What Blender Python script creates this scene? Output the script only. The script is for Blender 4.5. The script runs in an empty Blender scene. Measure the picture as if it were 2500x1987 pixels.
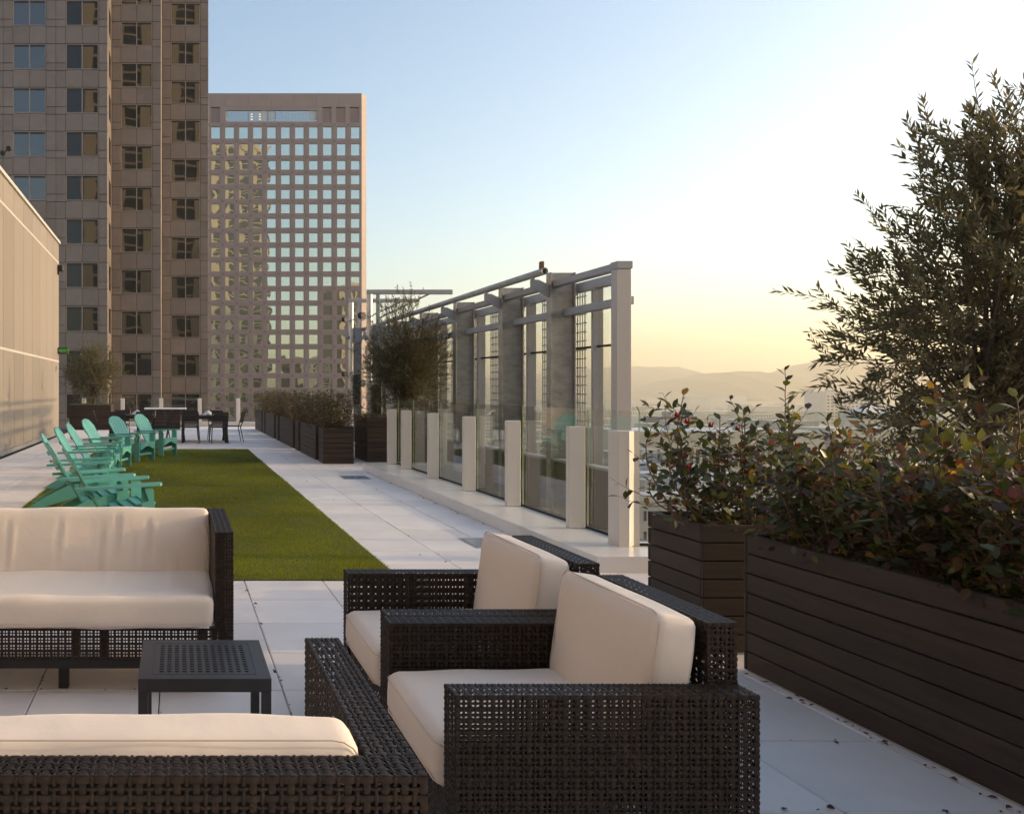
import bpy, math, random
import numpy as np
from mathutils import Vector, Matrix

R = math.radians
scene = bpy.context.scene
COL = scene.collection
random.seed(7)
rng = np.random.default_rng(7)

# ------------------------------------------------------------------ camera, sky, sun, exposure
F = 2100.0                 # focal length in photograph pixels
VX, VY = 432.0, 950.0      # vanishing point / horizon
H = 1.49                   # eye height
cam_d = bpy.data.cameras.new("camera")
cam = bpy.data.objects.new("camera", cam_d)
COL.objects.link(cam)
cam.location = (0, 0, H)
cam.rotation_euler = (R(90), 0, 0)
cam_d.sensor_fit = 'HORIZONTAL'
cam_d.sensor_width = 36
cam_d.lens = 36 * F / 2500
cam_d.shift_x = (1250 - VX) / 2500
cam_d.shift_y = -(993.5 - VY) / 2500
cam_d.clip_start = 0.05
cam_d.clip_end = 60000
scene.camera = cam

SUN_AZ, SUN_EL = R(92), R(12.5)     # azimuth from +Y towards +X
world = bpy.data.worlds.new("World")
scene.world = world
world.use_nodes = True
wn = world.node_tree.nodes
bg = wn["Background"]
sky = wn.new("ShaderNodeTexSky")
sky.sky_type = 'NISHITA'
sky.sun_disc = False
sky.sun_elevation = SUN_EL
sky.sun_rotation = SUN_AZ
sky.altitude = 60
sky.air_density = 1.0
sky.dust_density = 2.3
sky.ozone_density = 1.0
world.node_tree.links.new(sky.outputs[0], bg.inputs[0])
bg.inputs[1].default_value = 0.15
sun_d = bpy.data.lights.new("sun", 'SUN')
sun_d.energy = 1.45
sun_d.angle = R(0.6)
sun_d.color = (1.0, 0.68, 0.36)
sun = bpy.data.objects.new("sun", sun_d)
COL.objects.link(sun)
sdir = Vector((math.sin(SUN_AZ) * math.cos(SUN_EL), math.cos(SUN_AZ) * math.cos(SUN_EL), math.sin(SUN_EL)))
sun.rotation_euler = sdir.to_track_quat('Z', 'Y').to_euler()
sun.location = (30, 20, 40)

scene.view_settings.view_transform = 'Standard'
scene.view_settings.look = 'None'
scene.view_settings.exposure = 1.2
scene.view_settings.gamma = 1.0
scene.render.engine = 'CYCLES'
cy = scene.cycles
cy.use_denoising = True
cy.max_bounces = 8
cy.diffuse_bounces = 4
cy.glossy_bounces = 4
cy.transmission_bounces = 6
cy.transparent_max_bounces = 32
cy.volume_bounces = 1
cy.caustics_reflective = False
cy.caustics_refractive = False
cy.sample_clamp_indirect = 6

# ------------------------------------------------------------------ helpers
def tag(o, label=None, cat=None, group=None, kind=None):
    if label: o["label"] = label
    if cat: o["category"] = cat
    if group: o["group"] = group
    if kind: o["kind"] = kind
    return o

def thing(name, label, cat, loc=(0, 0, 0), rotz=0.0, group=None):
    o = bpy.data.objects.new(name, None)
    o.empty_display_size = 0.2
    COL.objects.link(o)
    o.location = loc
    o.rotation_euler = (0, 0, rotz)
    return tag(o, label, cat, group)

def link(name, me, parent=None, loc=(0, 0, 0), rot=None):
    o = bpy.data.objects.new(name, me)
    COL.objects.link(o)
    o.location = loc
    if rot is not None: o.rotation_euler = rot
    if parent: o.parent = parent
    return o

def mesh_np(name, v, f, mat=None, col=None, smooth=False):
    v = np.asarray(v, dtype=np.float32); f = np.asarray(f, dtype=np.int32)
    me = bpy.data.meshes.new(name)
    me.vertices.add(len(v)); me.vertices.foreach_set("co", v.ravel())
    m, k = f.shape
    me.loops.add(m * k); me.loops.foreach_set("vertex_index", f.ravel())
    me.polygons.add(m); me.polygons.foreach_set("loop_start", np.arange(0, m * k, k, dtype=np.int32))
    me.update(calc_edges=True)
    if smooth: me.polygons.foreach_set("use_smooth", np.ones(m, dtype=bool))
    if col is not None:
        a = me.color_attributes.new("Col", 'FLOAT_COLOR', 'POINT')
        c = np.ones((len(v), 4), dtype=np.float32); c[:, :3] = col
        a.data.foreach_set("color", c.ravel())
    if mat: me.materials.append(mat)
    return me

class MB:
    def __init__(s): s.v = []; s.f = []
    def add(s, vs, fs):
        b = len(s.v); s.v += [tuple(p) for p in vs]; s.f += [tuple(b + i for i in f) for f in fs]; return s
    def box(s, x0, y0, z0, x1, y1, z1, bev=0.0, mtx=None):
        if x0 > x1: x0, x1 = x1, x0
        if y0 > y1: y0, y1 = y1, y0
        if z0 > z1: z0, z1 = z1, z0
        c = ((x0 + x1) / 2, (y0 + y1) / 2, (z0 + z1) / 2); h = ((x1 - x0) / 2, (y1 - y0) / 2, (z1 - z0) / 2)
        if bev <= 0:
            vs = [(x0, y0, z0), (x1, y0, z0), (x1, y1, z0), (x0, y1, z0), (x0, y0, z1), (x1, y0, z1), (x1, y1, z1), (x0, y1, z1)]
            fs = [(3, 2, 1, 0), (4, 5, 6, 7), (0, 1, 5, 4), (1, 2, 6, 5), (2, 3, 7, 6), (3, 0, 4, 7)]
        else:
            bev = min(bev, min(h) * 0.9)
            idx = {}; vs = []
            S = [(a, b, d) for a in (-1, 1) for b in (-1, 1) for d in (-1, 1)]
            for sg in S:
                for a in range(3):
                    p = [c[i] + sg[i] * (h[i] if i == a else h[i] - bev) for i in range(3)]
                    idx[(sg, a)] = len(vs); vs.append(tuple(p))
            fs = []
            def put(ids):
                n = Vector((0, 0, 0)); q = [Vector(vs[i]) for i in ids]
                n = (q[1] - q[0]).cross(q[2] - q[0]); m = sum(q, Vector()) / len(q) - Vector(c)
                fs.append(tuple(ids) if n.dot(m) > 0 else tuple(reversed(ids)))
            for a in range(3):
                o = [i for i in range(3) if i != a]
                for sa in (-1, 1):
                    ring = []
                    for s1, s2 in ((-1, -1), (1, -1), (1, 1), (-1, 1)):
                        sg = [0, 0, 0]; sg[a] = sa; sg[o[0]] = s1; sg[o[1]] = s2; ring.append(idx[(tuple(sg), a)])
                    put(ring)
                for s1 in (-1, 1):
                    for s2 in (-1, 1):
                        q = []
                        for sa in (-1, 1):
                            sg = [0, 0, 0]; sg[a] = sa; sg[o[0]] = s1; sg[o[1]] = s2
                            q.append((idx[(tuple(sg), o[0])], idx[(tuple(sg), o[1])]))
                        put([q[0][0], q[1][0], q[1][1], q[0][1]])
            for sg in S: put([idx[(sg, 0)], idx[(sg, 1)], idx[(sg, 2)]])
        if mtx is not None: vs = [tuple(mtx @ Vector(p)) for p in vs]
        return s.add(vs, fs)
    def tube(s, p0, p1, r0, r1=None, n=10, caps=True):
        r1 = r0 if r1 is None else r1
        p0 = Vector(p0); p1 = Vector(p1); d = (p1 - p0)
        if d.length < 1e-9: return s
        d.normalize(); a = d.orthogonal().normalized(); b = d.cross(a)
        vs = []
        for p, r in ((p0, r0), (p1, r1)):
            for i in range(n):
                t = 2 * math.pi * i / n; vs.append(tuple(p + a * (r * math.cos(t)) + b * (r * math.sin(t))))
        fs = [(i, (i + 1) % n, n + (i + 1) % n, n + i) for i in range(n)]
        if caps: fs += [tuple(range(n - 1, -1, -1)), tuple(range(n, 2 * n))]
        return s.add(vs, fs)
    def path(s, pts, rad, n=6):
        for i in range(len(pts) - 1):
            s.tube(pts[i], pts[i + 1], rad[i], rad[i + 1], n, caps=(i == len(pts) - 2))
        return s
    def prism(s, poly, axis, a, b):
        """poly = 2-D points in the two remaining axes (in xyz order), swept along axis from a to b"""
        n = len(poly); vs = []
        for t in (a, b):
            for (p, q) in poly:
                vs.append((t, p, q) if axis == 0 else (p, t, q) if axis == 1 else (p, q, t))
        fs = [(i, (i + 1) % n, n + (i + 1) % n, n + i) for i in range(n)] + [tuple(range(n - 1, -1, -1)), tuple(range(n, 2 * n))]
        return s.add(vs, fs)
    def mesh(s, name, mat=None, smooth=False):
        me = bpy.data.meshes.new(name); me.from_pydata(s.v, [], s.f); me.update()
        if smooth: me.polygons.foreach_set("use_smooth", [True] * len(me.polygons))
        if mat: me.materials.append(mat)
        return me
    def build(s, name, mat, parent=None, loc=(0, 0, 0), smooth=False):
        return link(name, s.mesh(name, mat, smooth), parent, loc)

_bc = {}
def boxmesh(name, sx, sy, sz, mat, bev=0.0):
    """shared box mesh with its origin at its low corner"""
    k = (name, round(sx, 4), round(sy, 4), round(sz, 4), mat.name, bev)
    if k not in _bc: _bc[k] = MB().box(0, 0, 0, sx, sy, sz, bev).mesh(name, mat)
    return _bc[k]

def boxpart(name, x0, y0, z0, x1, y1, z1, mat, parent=None, bev=0.0):
    return link(name, boxmesh(name, x1 - x0, y1 - y0, z1 - z0, mat, bev), parent, (x0, y0, z0))

def copy_tree(o, parent=None):
    c = o.copy(); COL.objects.link(c); c.parent = parent
    for ch in list(o.children): copy_tree(ch, c)
    return c

def gpt(x, y, z=0.0):
    """photo pixel -> point on the horizontal plane at height z"""
    d = F * (H - z) / (y - VY); return ((x - VX) * d / F, d, z)

# ------------------------------------------------------------------ materials
def M(name, col, rough=0.6, metal=0.0, var=0.0, scale=4.0, bump=0.0, bscale=60.0, objvar=0.0, spec=0.5, stretch=(1, 1, 1), coat=0.0, rvar=0.0, detail=4.0, hue=None):
    m = bpy.data.materials.new(name); m.use_nodes = True
    nt = m.node_tree; N = nt.nodes; L = nt.links
    p = N["Principled BSDF"]
    p.inputs["Roughness"].default_value = rough
    p.inputs["Metallic"].default_value = metal
    p.inputs["Specular IOR Level"].default_value = spec
    p.inputs["Coat Weight"].default_value = coat
    p.inputs["Base Color"].default_value = (*col, 1)
    if var or bump or rvar:
        tc = N.new("ShaderNodeTexCoord"); mp = N.new("ShaderNodeMapping")
        mp.inputs["Scale"].default_value = stretch
        L.new(tc.outputs["Object"], mp.inputs[0])
        oi = N.new("ShaderNodeObjectInfo")
        ad = N.new("ShaderNodeVectorMath"); ad.operation = 'ADD'
        sc = N.new("ShaderNodeVectorMath"); sc.operation = 'SCALE'
        cb = N.new("ShaderNodeCombineXYZ")
        for i in range(3): L.new(oi.outputs["Random"], cb.inputs[i])
        L.new(cb.outputs[0], sc.inputs[0]); sc.inputs[3].default_value = 37.0
        L.new(mp.outputs[0], ad.inputs[0]); L.new(sc.outputs[0], ad.inputs[1])
    src = None
    if var:
        nz = N.new("ShaderNodeTexNoise"); nz.inputs["Scale"].default_value = scale; nz.inputs["Detail"].default_value = detail; nz.inputs["Roughness"].default_value = 0.6
        L.new(ad.outputs[0], nz.inputs["Vector"])
        rp = N.new("ShaderNodeValToRGB")
        rp.color_ramp.elements[0].position = 0.3; rp.color_ramp.elements[1].position = 0.7
        c2 = hue if hue else tuple(min(1, c * (1 + var)) for c in col)
        rp.color_ramp.elements[0].color = (*[c * (1 - var) for c in col], 1); rp.color_ramp.elements[1].color = (*c2, 1)
        L.new(nz.outputs["Fac"], rp.inputs[0]); src = rp.outputs[0]
        if rvar:
            mr = N.new("ShaderNodeMapRange"); mr.inputs[3].default_value = rough - rvar; mr.inputs[4].default_value = rough + rvar
            L.new(nz.outputs["Fac"], mr.inputs[0]); L.new(mr.outputs[0], p.inputs["Roughness"])
    if objvar:
        oi2 = N.new("ShaderNodeObjectInfo"); mr2 = N.new("ShaderNodeMapRange")
        mr2.inputs[3].default_value = 1 - objvar; mr2.inputs[4].default_value = 1 + objvar
        L.new(oi2.outputs["Random"], mr2.inputs[0])
        mx = N.new("ShaderNodeMix"); mx.data_type = 'RGBA'; mx.blend_type = 'MULTIPLY'; mx.inputs[0].default_value = 1
        if src: L.new(src, mx.inputs[6])
        else: mx.inputs[6].default_value = (*col, 1)
        L.new(mr2.outputs[0], mx.inputs[7]); src = mx.outputs[2]
    if src: L.new(src, p.inputs["Base Color"])
    if bump:
        nb = N.new("ShaderNodeTexNoise"); nb.inputs["Scale"].default_value = bscale; nb.inputs["Detail"].default_value = 3
        L.new(ad.outputs[0], nb.inputs["Vector"])
        b = N.new("ShaderNodeBump"); b.inputs["Strength"].default_value = bump; b.inputs["Distance"].default_value = 0.02
        L.new(nb.outputs["Fac"], b.inputs["Height"]); L.new(b.outputs[0], p.inputs["Normal"])
    return m

def glass_mat(name, tint, ior=1.5, rough=0.0):
    m = bpy.data.materials.new(name); m.use_nodes = True
    nt = m.node_tree; N = nt.nodes; L = nt.links; N.remove(N["Principled BSDF"])
    out = N["Material Output"]
    t = N.new("ShaderNodeBsdfTransparent"); t.inputs[0].default_value = (*tint, 1)
    g = N.new("ShaderNodeBsdfGlossy"); g.inputs["Roughness"].default_value = rough; g.inputs[0].default_value = (0.95, 0.97, 0.96, 1)
    fr = N.new("ShaderNodeFresnel")
    ge = N.new("ShaderNodeNewGeometry"); mi = N.new("ShaderNodeMapRange"); mi.inputs[3].default_value = ior; mi.inputs[4].default_value = 1 / ior
    L.new(ge.outputs["Backfacing"], mi.inputs[0]); L.new(mi.outputs[0], fr.inputs[0])
    mx = N.new("ShaderNodeMixShader")
    L.new(fr.outputs[0], mx.inputs[0]); L.new(t.outputs[0], mx.inputs[1]); L.new(g.outputs[0], mx.inputs[2]); L.new(mx.outputs[0], out.inputs[0])
    return m

def pane_mat(name, refl, dark, tint=(1, 1, 1), wave=0.02, wscale=0.35):
    """opaque mirror-like window pane, with the slight waviness of real panes"""
    m = bpy.data.materials.new(name); m.use_nodes = True
    nt = m.node_tree; N = nt.nodes; L = nt.links
    p = N["Principled BSDF"]; out = N["Material Output"]
    p.inputs["Base Color"].default_value = (*dark, 1); p.inputs["Roughness"].default_value = 0.3; p.inputs["Specular IOR Level"].default_value = 0.0
    g = N.new("ShaderNodeBsdfGlossy"); g.inputs["Roughness"].default_value = 0.015; g.inputs[0].default_value = (*tint, 1)
    mx = N.new("ShaderNodeMixShader"); mx.inputs[0].default_value = refl
    L.new(p.outputs[0], mx.inputs[1]); L.new(g.outputs[0], mx.inputs[2]); L.new(mx.outputs[0], out.inputs[0])
    tc = N.new("ShaderNodeTexCoord"); oi = N.new("ShaderNodeObjectInfo")
    ad = N.new("ShaderNodeVectorMath"); ad.operation = 'ADD'; cb = N.new("ShaderNodeCombineXYZ"); sc = N.new("ShaderNodeVectorMath"); sc.operation = 'SCALE'; sc.inputs[3].default_value = 53
    for i in range(3): L.new(oi.outputs["Random"], cb.inputs[i])
    L.new(cb.outputs[0], sc.inputs[0]); L.new(tc.outputs["Object"], ad.inputs[0]); L.new(sc.outputs[0], ad.inputs[1])
    nb = N.new("ShaderNodeTexNoise"); nb.inputs["Scale"].default_value = wscale; nb.inputs["Detail"].default_value = 1.0
    L.new(ad.outputs[0], nb.inputs["Vector"])
    b = N.new("ShaderNodeBump"); b.inputs["Strength"].default_value = 1.0; b.inputs["Distance"].default_value = wave
    L.new(nb.outputs["Fac"], b.inputs["Height"]); L.new(b.outputs[0], g.inputs["Normal"])
    return m

def leaf_mat(name, trans=0.35, rough=0.4, attr=True, col=(0.06, 0.09, 0.03), spec=0.5):
    m = bpy.data.materials.new(name); m.use_nodes = True
    nt = m.node_tree; N = nt.nodes; L = nt.links
    p = N["Principled BSDF"]; out = N["Material Output"]
    p.inputs["Roughness"].default_value = rough; p.inputs["Specular IOR Level"].default_value = spec
    t = N.new("ShaderNodeBsdfTranslucent"); mx = N.new("ShaderNodeMixShader"); mx.inputs[0].default_value = trans
    if attr:
        a = N.new("ShaderNodeAttribute"); a.attribute_name = "Col"; c = a.outputs["Color"]
        L.new(c, p.inputs["Base Color"])
        g = N.new("ShaderNodeMix"); g.data_type = 'RGBA'; g.blend_type = 'MULTIPLY'; g.inputs[0].default_value = 1; g.inputs[7].default_value = (1.9, 1.6, 0.9, 1)
        L.new(c, g.inputs[6]); L.new(g.outputs[2], t.inputs[0])
    else:
        p.inputs["Base Color"].default_value = (*col, 1); t.inputs[0].default_value = (min(1, col[0] * 1.9), min(1, col[1] * 1.6), col[2] * 0.9, 1)
    L.new(p.outputs[0], mx.inputs[1]); L.new(t.outputs[0], mx.inputs[2]); L.new(mx.outputs[0], out.inputs[0])
    return m

m_paver = M("paver_concrete", (0.84, 0.785, 0.755), 0.72, var=0.085, scale=1.7, bump=0.15, bscale=200, objvar=0.065, detail=10, rvar=0.08)
m_under = M("pedestal_shadow_gap", (0.05, 0.045, 0.04), 0.9)
m_turfbase = M("turf_backing", (0.07, 0.085, 0.012), 0.9, var=0.3, scale=30)
m_curb = M("painted_aluminium_curb", (0.78, 0.74, 0.71), 0.24, var=0.03, scale=1.5, spec=0.5, rvar=0.06)
m_post = M("painted_aluminium_post", (0.70, 0.655, 0.605), 0.38, var=0.02, scale=3)
m_gasket = M("black_gasket", (0.012, 0.012, 0.012), 0.6)
m_glass = glass_mat("clear_rail_glass", (0.945, 0.955, 0.94), 1.5)
m_glassedge = M("glass_edge", (0.55, 0.65, 0.35), 0.2, spec=0.6)
m_wallpanel = M("wood_grain_panel", (0.235, 0.205, 0.175), 0.7, var=0.055, scale=1.6, stretch=(6, 6, 0.5), objvar=0.10, bump=0.04, bscale=30, detail=6)
m_reveal = M("white_reveal", (0.50, 0.47, 0.45), 0.5)
m_greymetal = M("grey_metal", (0.30, 0.31, 0.33), 0.5, metal=0.3, var=0.08, scale=6)
m_galv = M("galvanised_steel", (0.40, 0.39, 0.37), 0.42, metal=0.65, var=0.22, scale=5, stretch=(1, 1, 2.2), rvar=0.14, bump=0.06, bscale=18, detail=8)
m_steelpaint = M("grey_painted_steel", (0.36, 0.36, 0.375), 0.5, var=0.06, scale=4, rvar=0.05)
m_alum = M("brushed_aluminium", (0.62, 0.62, 0.62), 0.32, metal=0.8, var=0.05, scale=8)
m_black = M("black_rubber", (0.012, 0.012, 0.014), 0.55)
m_rust = M("rusty_stub", (0.22, 0.12, 0.06), 0.7, metal=0.3, var=0.3, scale=20)
m_slat = M("dark_composite_slat", (0.044, 0.029, 0.022), 0.52, var=0.30, scale=3.5, stretch=(0.8, 0.8, 9), objvar=0.18, bump=0.16, bscale=70, detail=8, spec=0.28)
m_liner = M("planter_liner", (0.008, 0.007, 0.007), 0.8)
m_soil = M("soil", (0.035, 0.024, 0.017), 0.95, var=0.5, scale=25, bump=0.9, bscale=40)
m_wicker = M("dark_resin_wicker", (0.030, 0.019, 0.013), 0.46, var=0.35, scale=30, spec=0.32)
m_wframe = M("wicker_frame", (0.012, 0.010, 0.009), 0.5)
m_table = M("black_powdercoat", (0.045, 0.042, 0.044), 0.38, var=0.1, scale=20, bump=0.05, bscale=300)
m_teal = M("teal_lumber", (0.13, 0.43, 0.385), 0.42, var=0.06, scale=5, objvar=0.06, spec=0.45)
m_dining = M("charcoal_resin", (0.022, 0.02, 0.021), 0.45)
m_white = M("white_laminate", (0.75, 0.75, 0.76), 0.35)
m_stone = M("granite_panel", (0.195, 0.160, 0.146), 0.38, var=0.09, scale=1.1, objvar=0.09, bump=0.03, bscale=4, detail=8, rvar=0.05)
m_stonejoint = M("granite_joint", (0.06, 0.04, 0.035), 0.8)
m_stone2 = M("mauve_granite", (0.245, 0.182, 0.175), 0.5, var=0.06, scale=0.35, detail=6)
m_stone2d = M("mauve_granite_dark", (0.18, 0.125, 0.12), 0.5, var=0.06, scale=0.5)
m_frame = M("bronze_window_frame", (0.30, 0.25, 0.23), 0.4, metal=0.4)
m_pane1 = pane_mat("dark_office_glass", 0.14, (0.006, 0.006, 0.007), (0.95, 0.97, 1.0), 0.014, 0.22)
m_pane2 = pane_mat("mirror_office_glass", 0.62, (0.01, 0.012, 0.012), (0.88, 0.98, 0.93), 0.018, 0.25)
m_strip = pane_mat("lounge_glass", 0.42, (0.01, 0.012, 0.014), (0.9, 0.97, 1.0), 0.004, 0.4)
m_gold = M("tan_stone", (0.55, 0.42, 0.27), 0.6, var=0.1, scale=0.1)
m_darkglass = M("dark_band_glass", (0.02, 0.018, 0.016), 0.25)
m_leaf = leaf_mat("camellia_leaf", 0.36, 0.36)
m_olive = leaf_mat("olive_leaf", 0.30, 0.5, spec=0.3)
m_bark = M("olive_bark", (0.10, 0.075, 0.055), 0.85, var=0.35, scale=20, bump=0.5, bscale=40)
m_twig = M("shrub_stem", (0.13, 0.075, 0.05), 0.75, var=0.2, scale=20)
m_deadleaf = M("dead_leaf", (0.10, 0.055, 0.035), 0.8, var=0.4, scale=40)

def fabric_mat():
    m = bpy.data.materials.new("cream_outdoor_fabric"); m.use_nodes = True
    nt = m.node_tree; N = nt.nodes; L = nt.links; p = N["Principled BSDF"]
    p.inputs["Roughness"].default_value = 0.85; p.inputs["Specular IOR Level"].default_value = 0.15
    p.inputs["Sheen Weight"].default_value = 0.25
    tc = N.new("ShaderNodeTexCoord")
    nz = N.new("ShaderNodeTexNoise"); nz.inputs["Scale"].default_value = 6; nz.inputs["Detail"].default_value = 8
    L.new(tc.outputs["Object"], nz.inputs["Vector"])
    rp = N.new("ShaderNodeValToRGB"); rp.color_ramp.elements[0].color = (0.83, 0.72, 0.62, 1); rp.color_ramp.elements[1].color = (0.87, 0.765, 0.67, 1)
    L.new(nz.outputs["Fac"], rp.inputs[0]); L.new(rp.outputs[0], p.inputs["Base Color"])
    mp = N.new("ShaderNodeMapping"); mp.inputs["Scale"].default_value = (900, 900, 120); L.new(tc.outputs["Object"], mp.inputs[0])
    n2 = N.new("ShaderNodeTexNoise"); n2.inputs["Scale"].default_value = 1.0; n2.inputs["Detail"].default_value = 2; L.new(mp.outputs[0], n2.inputs["Vector"])
    n3 = N.new("ShaderNodeTexNoise"); n3.inputs["Scale"].default_value = 9; n3.inputs["Detail"].default_value = 3; L.new(tc.outputs["Object"], n3.inputs["Vector"])
    b1 = N.new("ShaderNodeBump"); b1.inputs["Strength"].default_value = 0.12; b1.inputs["Distance"].default_value = 0.003; L.new(n2.outputs["Fac"], b1.inputs["Height"])
    b2 = N.new("ShaderNodeBump"); b2.inputs["Strength"].default_value = 0.35; b2.inputs["Distance"].default_value = 0.012; L.new(n3.outputs["Fac"], b2.inputs["Height"])
    L.new(b2.outputs[0], b1.inputs["Normal"]); L.new(b1.outputs[0], p.inputs["Normal"])
    return m
m_fabric = fabric_mat()

# ------------------------------------------------------------------ terrace floor
T = 0.61; JX = 0.5245; JY = 6.70
floor = link("terrace_floor", MB().box(-4.6, -6, -0.35, 4.05, 34.4, -0.045).box(4.06, -6, -0.35, 9.5, 7.0, -0.045).box(4.06, 15.75, -0.35, 6.4, 34.4, -0.045).mesh("terrace_floor", m_under))
tag(floor, kind="structure")
pv = MB().box(0, 0, -0.04, T - 0.006, T - 0.006, 0, 0.004).mesh("paver", m_paver)
field = MB()
def turf_cell(x, y): return (-1.95 < x < 1.74) and (6.65 < y < 21.3)
n_pav = 0
for i in range(-9, 15):
    x = JX + i * T
    for j in range(-21, 48):
        y = JY + j * T
        cx, cy_ = x + T / 2, y + T / 2
        if turf_cell(cx, cy_): continue
        if x < -3.9 or y > 34.0: continue
        if cx > 3.9 and 6.9 < cy_ < 15.7: continue
        if cx > 6.3 and cy_ > 7: continue
        px = VX + cx * F / max(cy_, 0.3); far = y + T
        vis = y > 2.3 and -0.35 * y < 0 and (VX + (x + T) * F / far > -5) and (VX + x * F / max(y, .3) < 2400) and cx < 3.5
        if vis and y < 14.3:
            link("paver", pv, floor, (x + 0.003, y + 0.003, random.uniform(-0.0012, 0.0012))); n_pav += 1
        else:
            field.box(x + 0.003, y + 0.003, -0.04, x + T - 0.003, y + T - 0.003, random.uniform(-0.0012, 0.0012))
pf = field.build("paver_field", m_paver, floor); tag(pf, kind="stuff")

# artificial turf
turf = link("artificial_turf", MB().box(-1.945, 6.70, -0.04, 1.755, 21.31, 0.006).mesh("artificial_turf", m_turfbase))
tag(turf, kind="structure")
def make_blades():
    P = []
    y0 = 6.70
    while y0 < 21.3:
        y1 = min(21.3, y0 + 1.0); d = (y0 + y1) / 2
        n = int(3.7 * (y1 - y0) * min(9000, 9000 * (7.2 / d) ** 1.7))
        P.append(np.column_stack([rng.uniform(-1.945, 1.755, n), rng.uniform(y0, y1, n)])); y0 = y1
    P = np.vstack(P); n = len(P)
    sc = np.clip(P[:, 1] / 8.0, 1, 2.2)
    h = rng.uniform(0.018, 0.034, n); w = 0.0022 * sc * rng.uniform(0.7, 1.3, n)
    a = rng.uniform(0, 2 * np.pi, n); lean = rng.normal(0, 0.010, (n, 2)) + 0.012 * np.column_stack([np.sin(P[:, 0] * 3.1 + 2 * np.sin(P[:, 1] * 1.9)), np.cos(P[:, 1] * 2.3 + 2 * np.sin(P[:, 0] * 2.7))]); h *= 0.9 + 0.18 * np.sin(P[:, 0] * 5.3 + 3 * np.sin(P[:, 1] * 1.1)) * np.sin(P[:, 1] * 4.1)
    dx = np.cos(a) * w; dy = np.sin(a) * w
    V = np.zeros((n, 3, 3), np.float32)
    V[:, 0] = np.column_stack([P[:, 0] - dx, P[:, 1] - dy, np.full(n, 0.004)])
    V[:, 1] = np.column_stack([P[:, 0] + dx, P[:, 1] + dy, np.full(n, 0.004)])
    V[:, 2] = np.column_stack([P[:, 0] + lean[:, 0], P[:, 1] + lean[:, 1], h])
    t = rng.random(n)[:, None]; patch = (0.85 + 0.10 * rng.standard_normal(n) * 0.5 + 0.28 * np.sin(P[:, 0] * 1.7 + np.sin(P[:, 1] * 1.3)) * np.sin(P[:, 1] * 0.9 + 1.1))[:, None]
    c = (np.array([0.135, 0.205, 0.010]) * (1 - t) + np.array([0.26, 0.28, 0.02]) * t) * patch
    br = rng.random(n) < 0.07; c[br] = np.array([0.24, 0.19, 0.07])
    me = mesh_np("grass_blades", V.reshape(-1, 3), np.arange(3 * n).reshape(-1, 3), leaf_mat("turf_blade", 0.4, 0.7, spec=0.15), np.repeat(c, 3, axis=0))
    return me
tag(link("grass_blades", make_blades(), turf), kind="stuff")

# ------------------------------------------------------------------ panelled penthouse wall on the left
WX = -3.90; WY0, WY1, WZ = -8.0, 28.4, 6.32
pent = thing("penthouse_building", "low penthouse clad in tall tan wood grain panels with white reveal strips", "building", (WX, WY0, 0))
boxpart("wall_core", -3.0, 0, 0.0, -0.035, WY1 - WY0 - 0.03, WZ - 0.05, m_under, pent)
yy = [28.4 - 1.3 * k for k in range(29)]
for k in range(28):
    a, b = yy[k + 1] - WY0, yy[k] - WY0
    if a < 0: break
    for (z0, z1) in ((0.10, 2.372), (2.428, 5.612), (5.668, 6.27)):
        boxpart("wall_panel", -0.03, a + 0.013, z0, 0.0, b - 0.013, z1, m_wallpanel, pent, 0.003)
boxpart("reveal_strip", -0.034, 0, 2.372, 0.006, WY1 - WY0 + 0.006, 2.428, m_reveal, pent)
boxpart("reveal_strip", -0.034, 0, 5.612, 0.006, WY1 - WY0 + 0.006, 5.668, m_reveal, pent)
boxpart("plinth", -0.034, 0, 0.0, 0.012, WY1 - WY0, 0.095, m_greymetal, pent)
boxpart("coping", -3.0, -0.02, 6.272, 0.05, WY1 - WY0 + 0.05, 6.36, m_reveal, pent)
for k in range(3):
    boxpart("end_panel", -1.0 * (k + 1) + 0.006, WY1 - WY0 - 0.03, 0.10, -1.0 * k - 0.036, WY1 - WY0, 6.27, m_wallpanel, pent)

def text_mesh(s, size, mat, ext=0.004):
    c = bpy.data.curves.new("lettering", 'FONT'); c.body = s; c.size = size; c.extrude = ext; c.align_x = 'CENTER'; c.align_y = 'CENTER'
    o = bpy.data.objects.new("lettering", c); COL.objects.link(o)
    dg = bpy.context.evaluated_depsgraph_get(); me = bpy.data.meshes.new_from_object(o.evaluated_get(dg))
    bpy.data.objects.remove(o); me.materials.clear(); me.materials.append(mat)
    return me
m_exit = bpy.data.materials.new("exit_green"); m_exit.use_nodes = True
_p = m_exit.node_tree.nodes["Principled BSDF"]; _p.inputs["Base Color"].default_value = (0.05, 0.5, 0.08, 1); _p.inputs["Emission Color"].default_value = (0.12, 0.8, 0.15, 1); _p.inputs["Emission Strength"].default_value = 0.10
m_exitbody = M("exit_sign_body", (0.045, 0.06, 0.03), 0.4)
ex = thing("exit_sign", "dark exit sign with green lettering at the end of the panelled wall", "sign", (-3.90, 28.1, 2.74))
boxpart("sign_body", 0.02, -0.03, -0.115, 0.37, 0.03, 0.115, m_exitbody, ex, 0.006)
boxpart("mounting_arm", -0.01, -0.02, -0.09, 0.02, 0.02, 0.09, m_black, ex)
link("lettering", text_mesh("<EXIT", 0.135, m_exit), ex, (0.195, -0.034, 0.0), (R(90), 0, 0))
wl = thing("wall_light", "small black wall light high on the end of the panelled wall", "light", (-3.895, 28.1, 5.38))
MB().box(0.0, -0.06, -0.16, 0.06, 0.06, 0.16, 0.01).build("backplate", m_black, wl)
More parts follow.
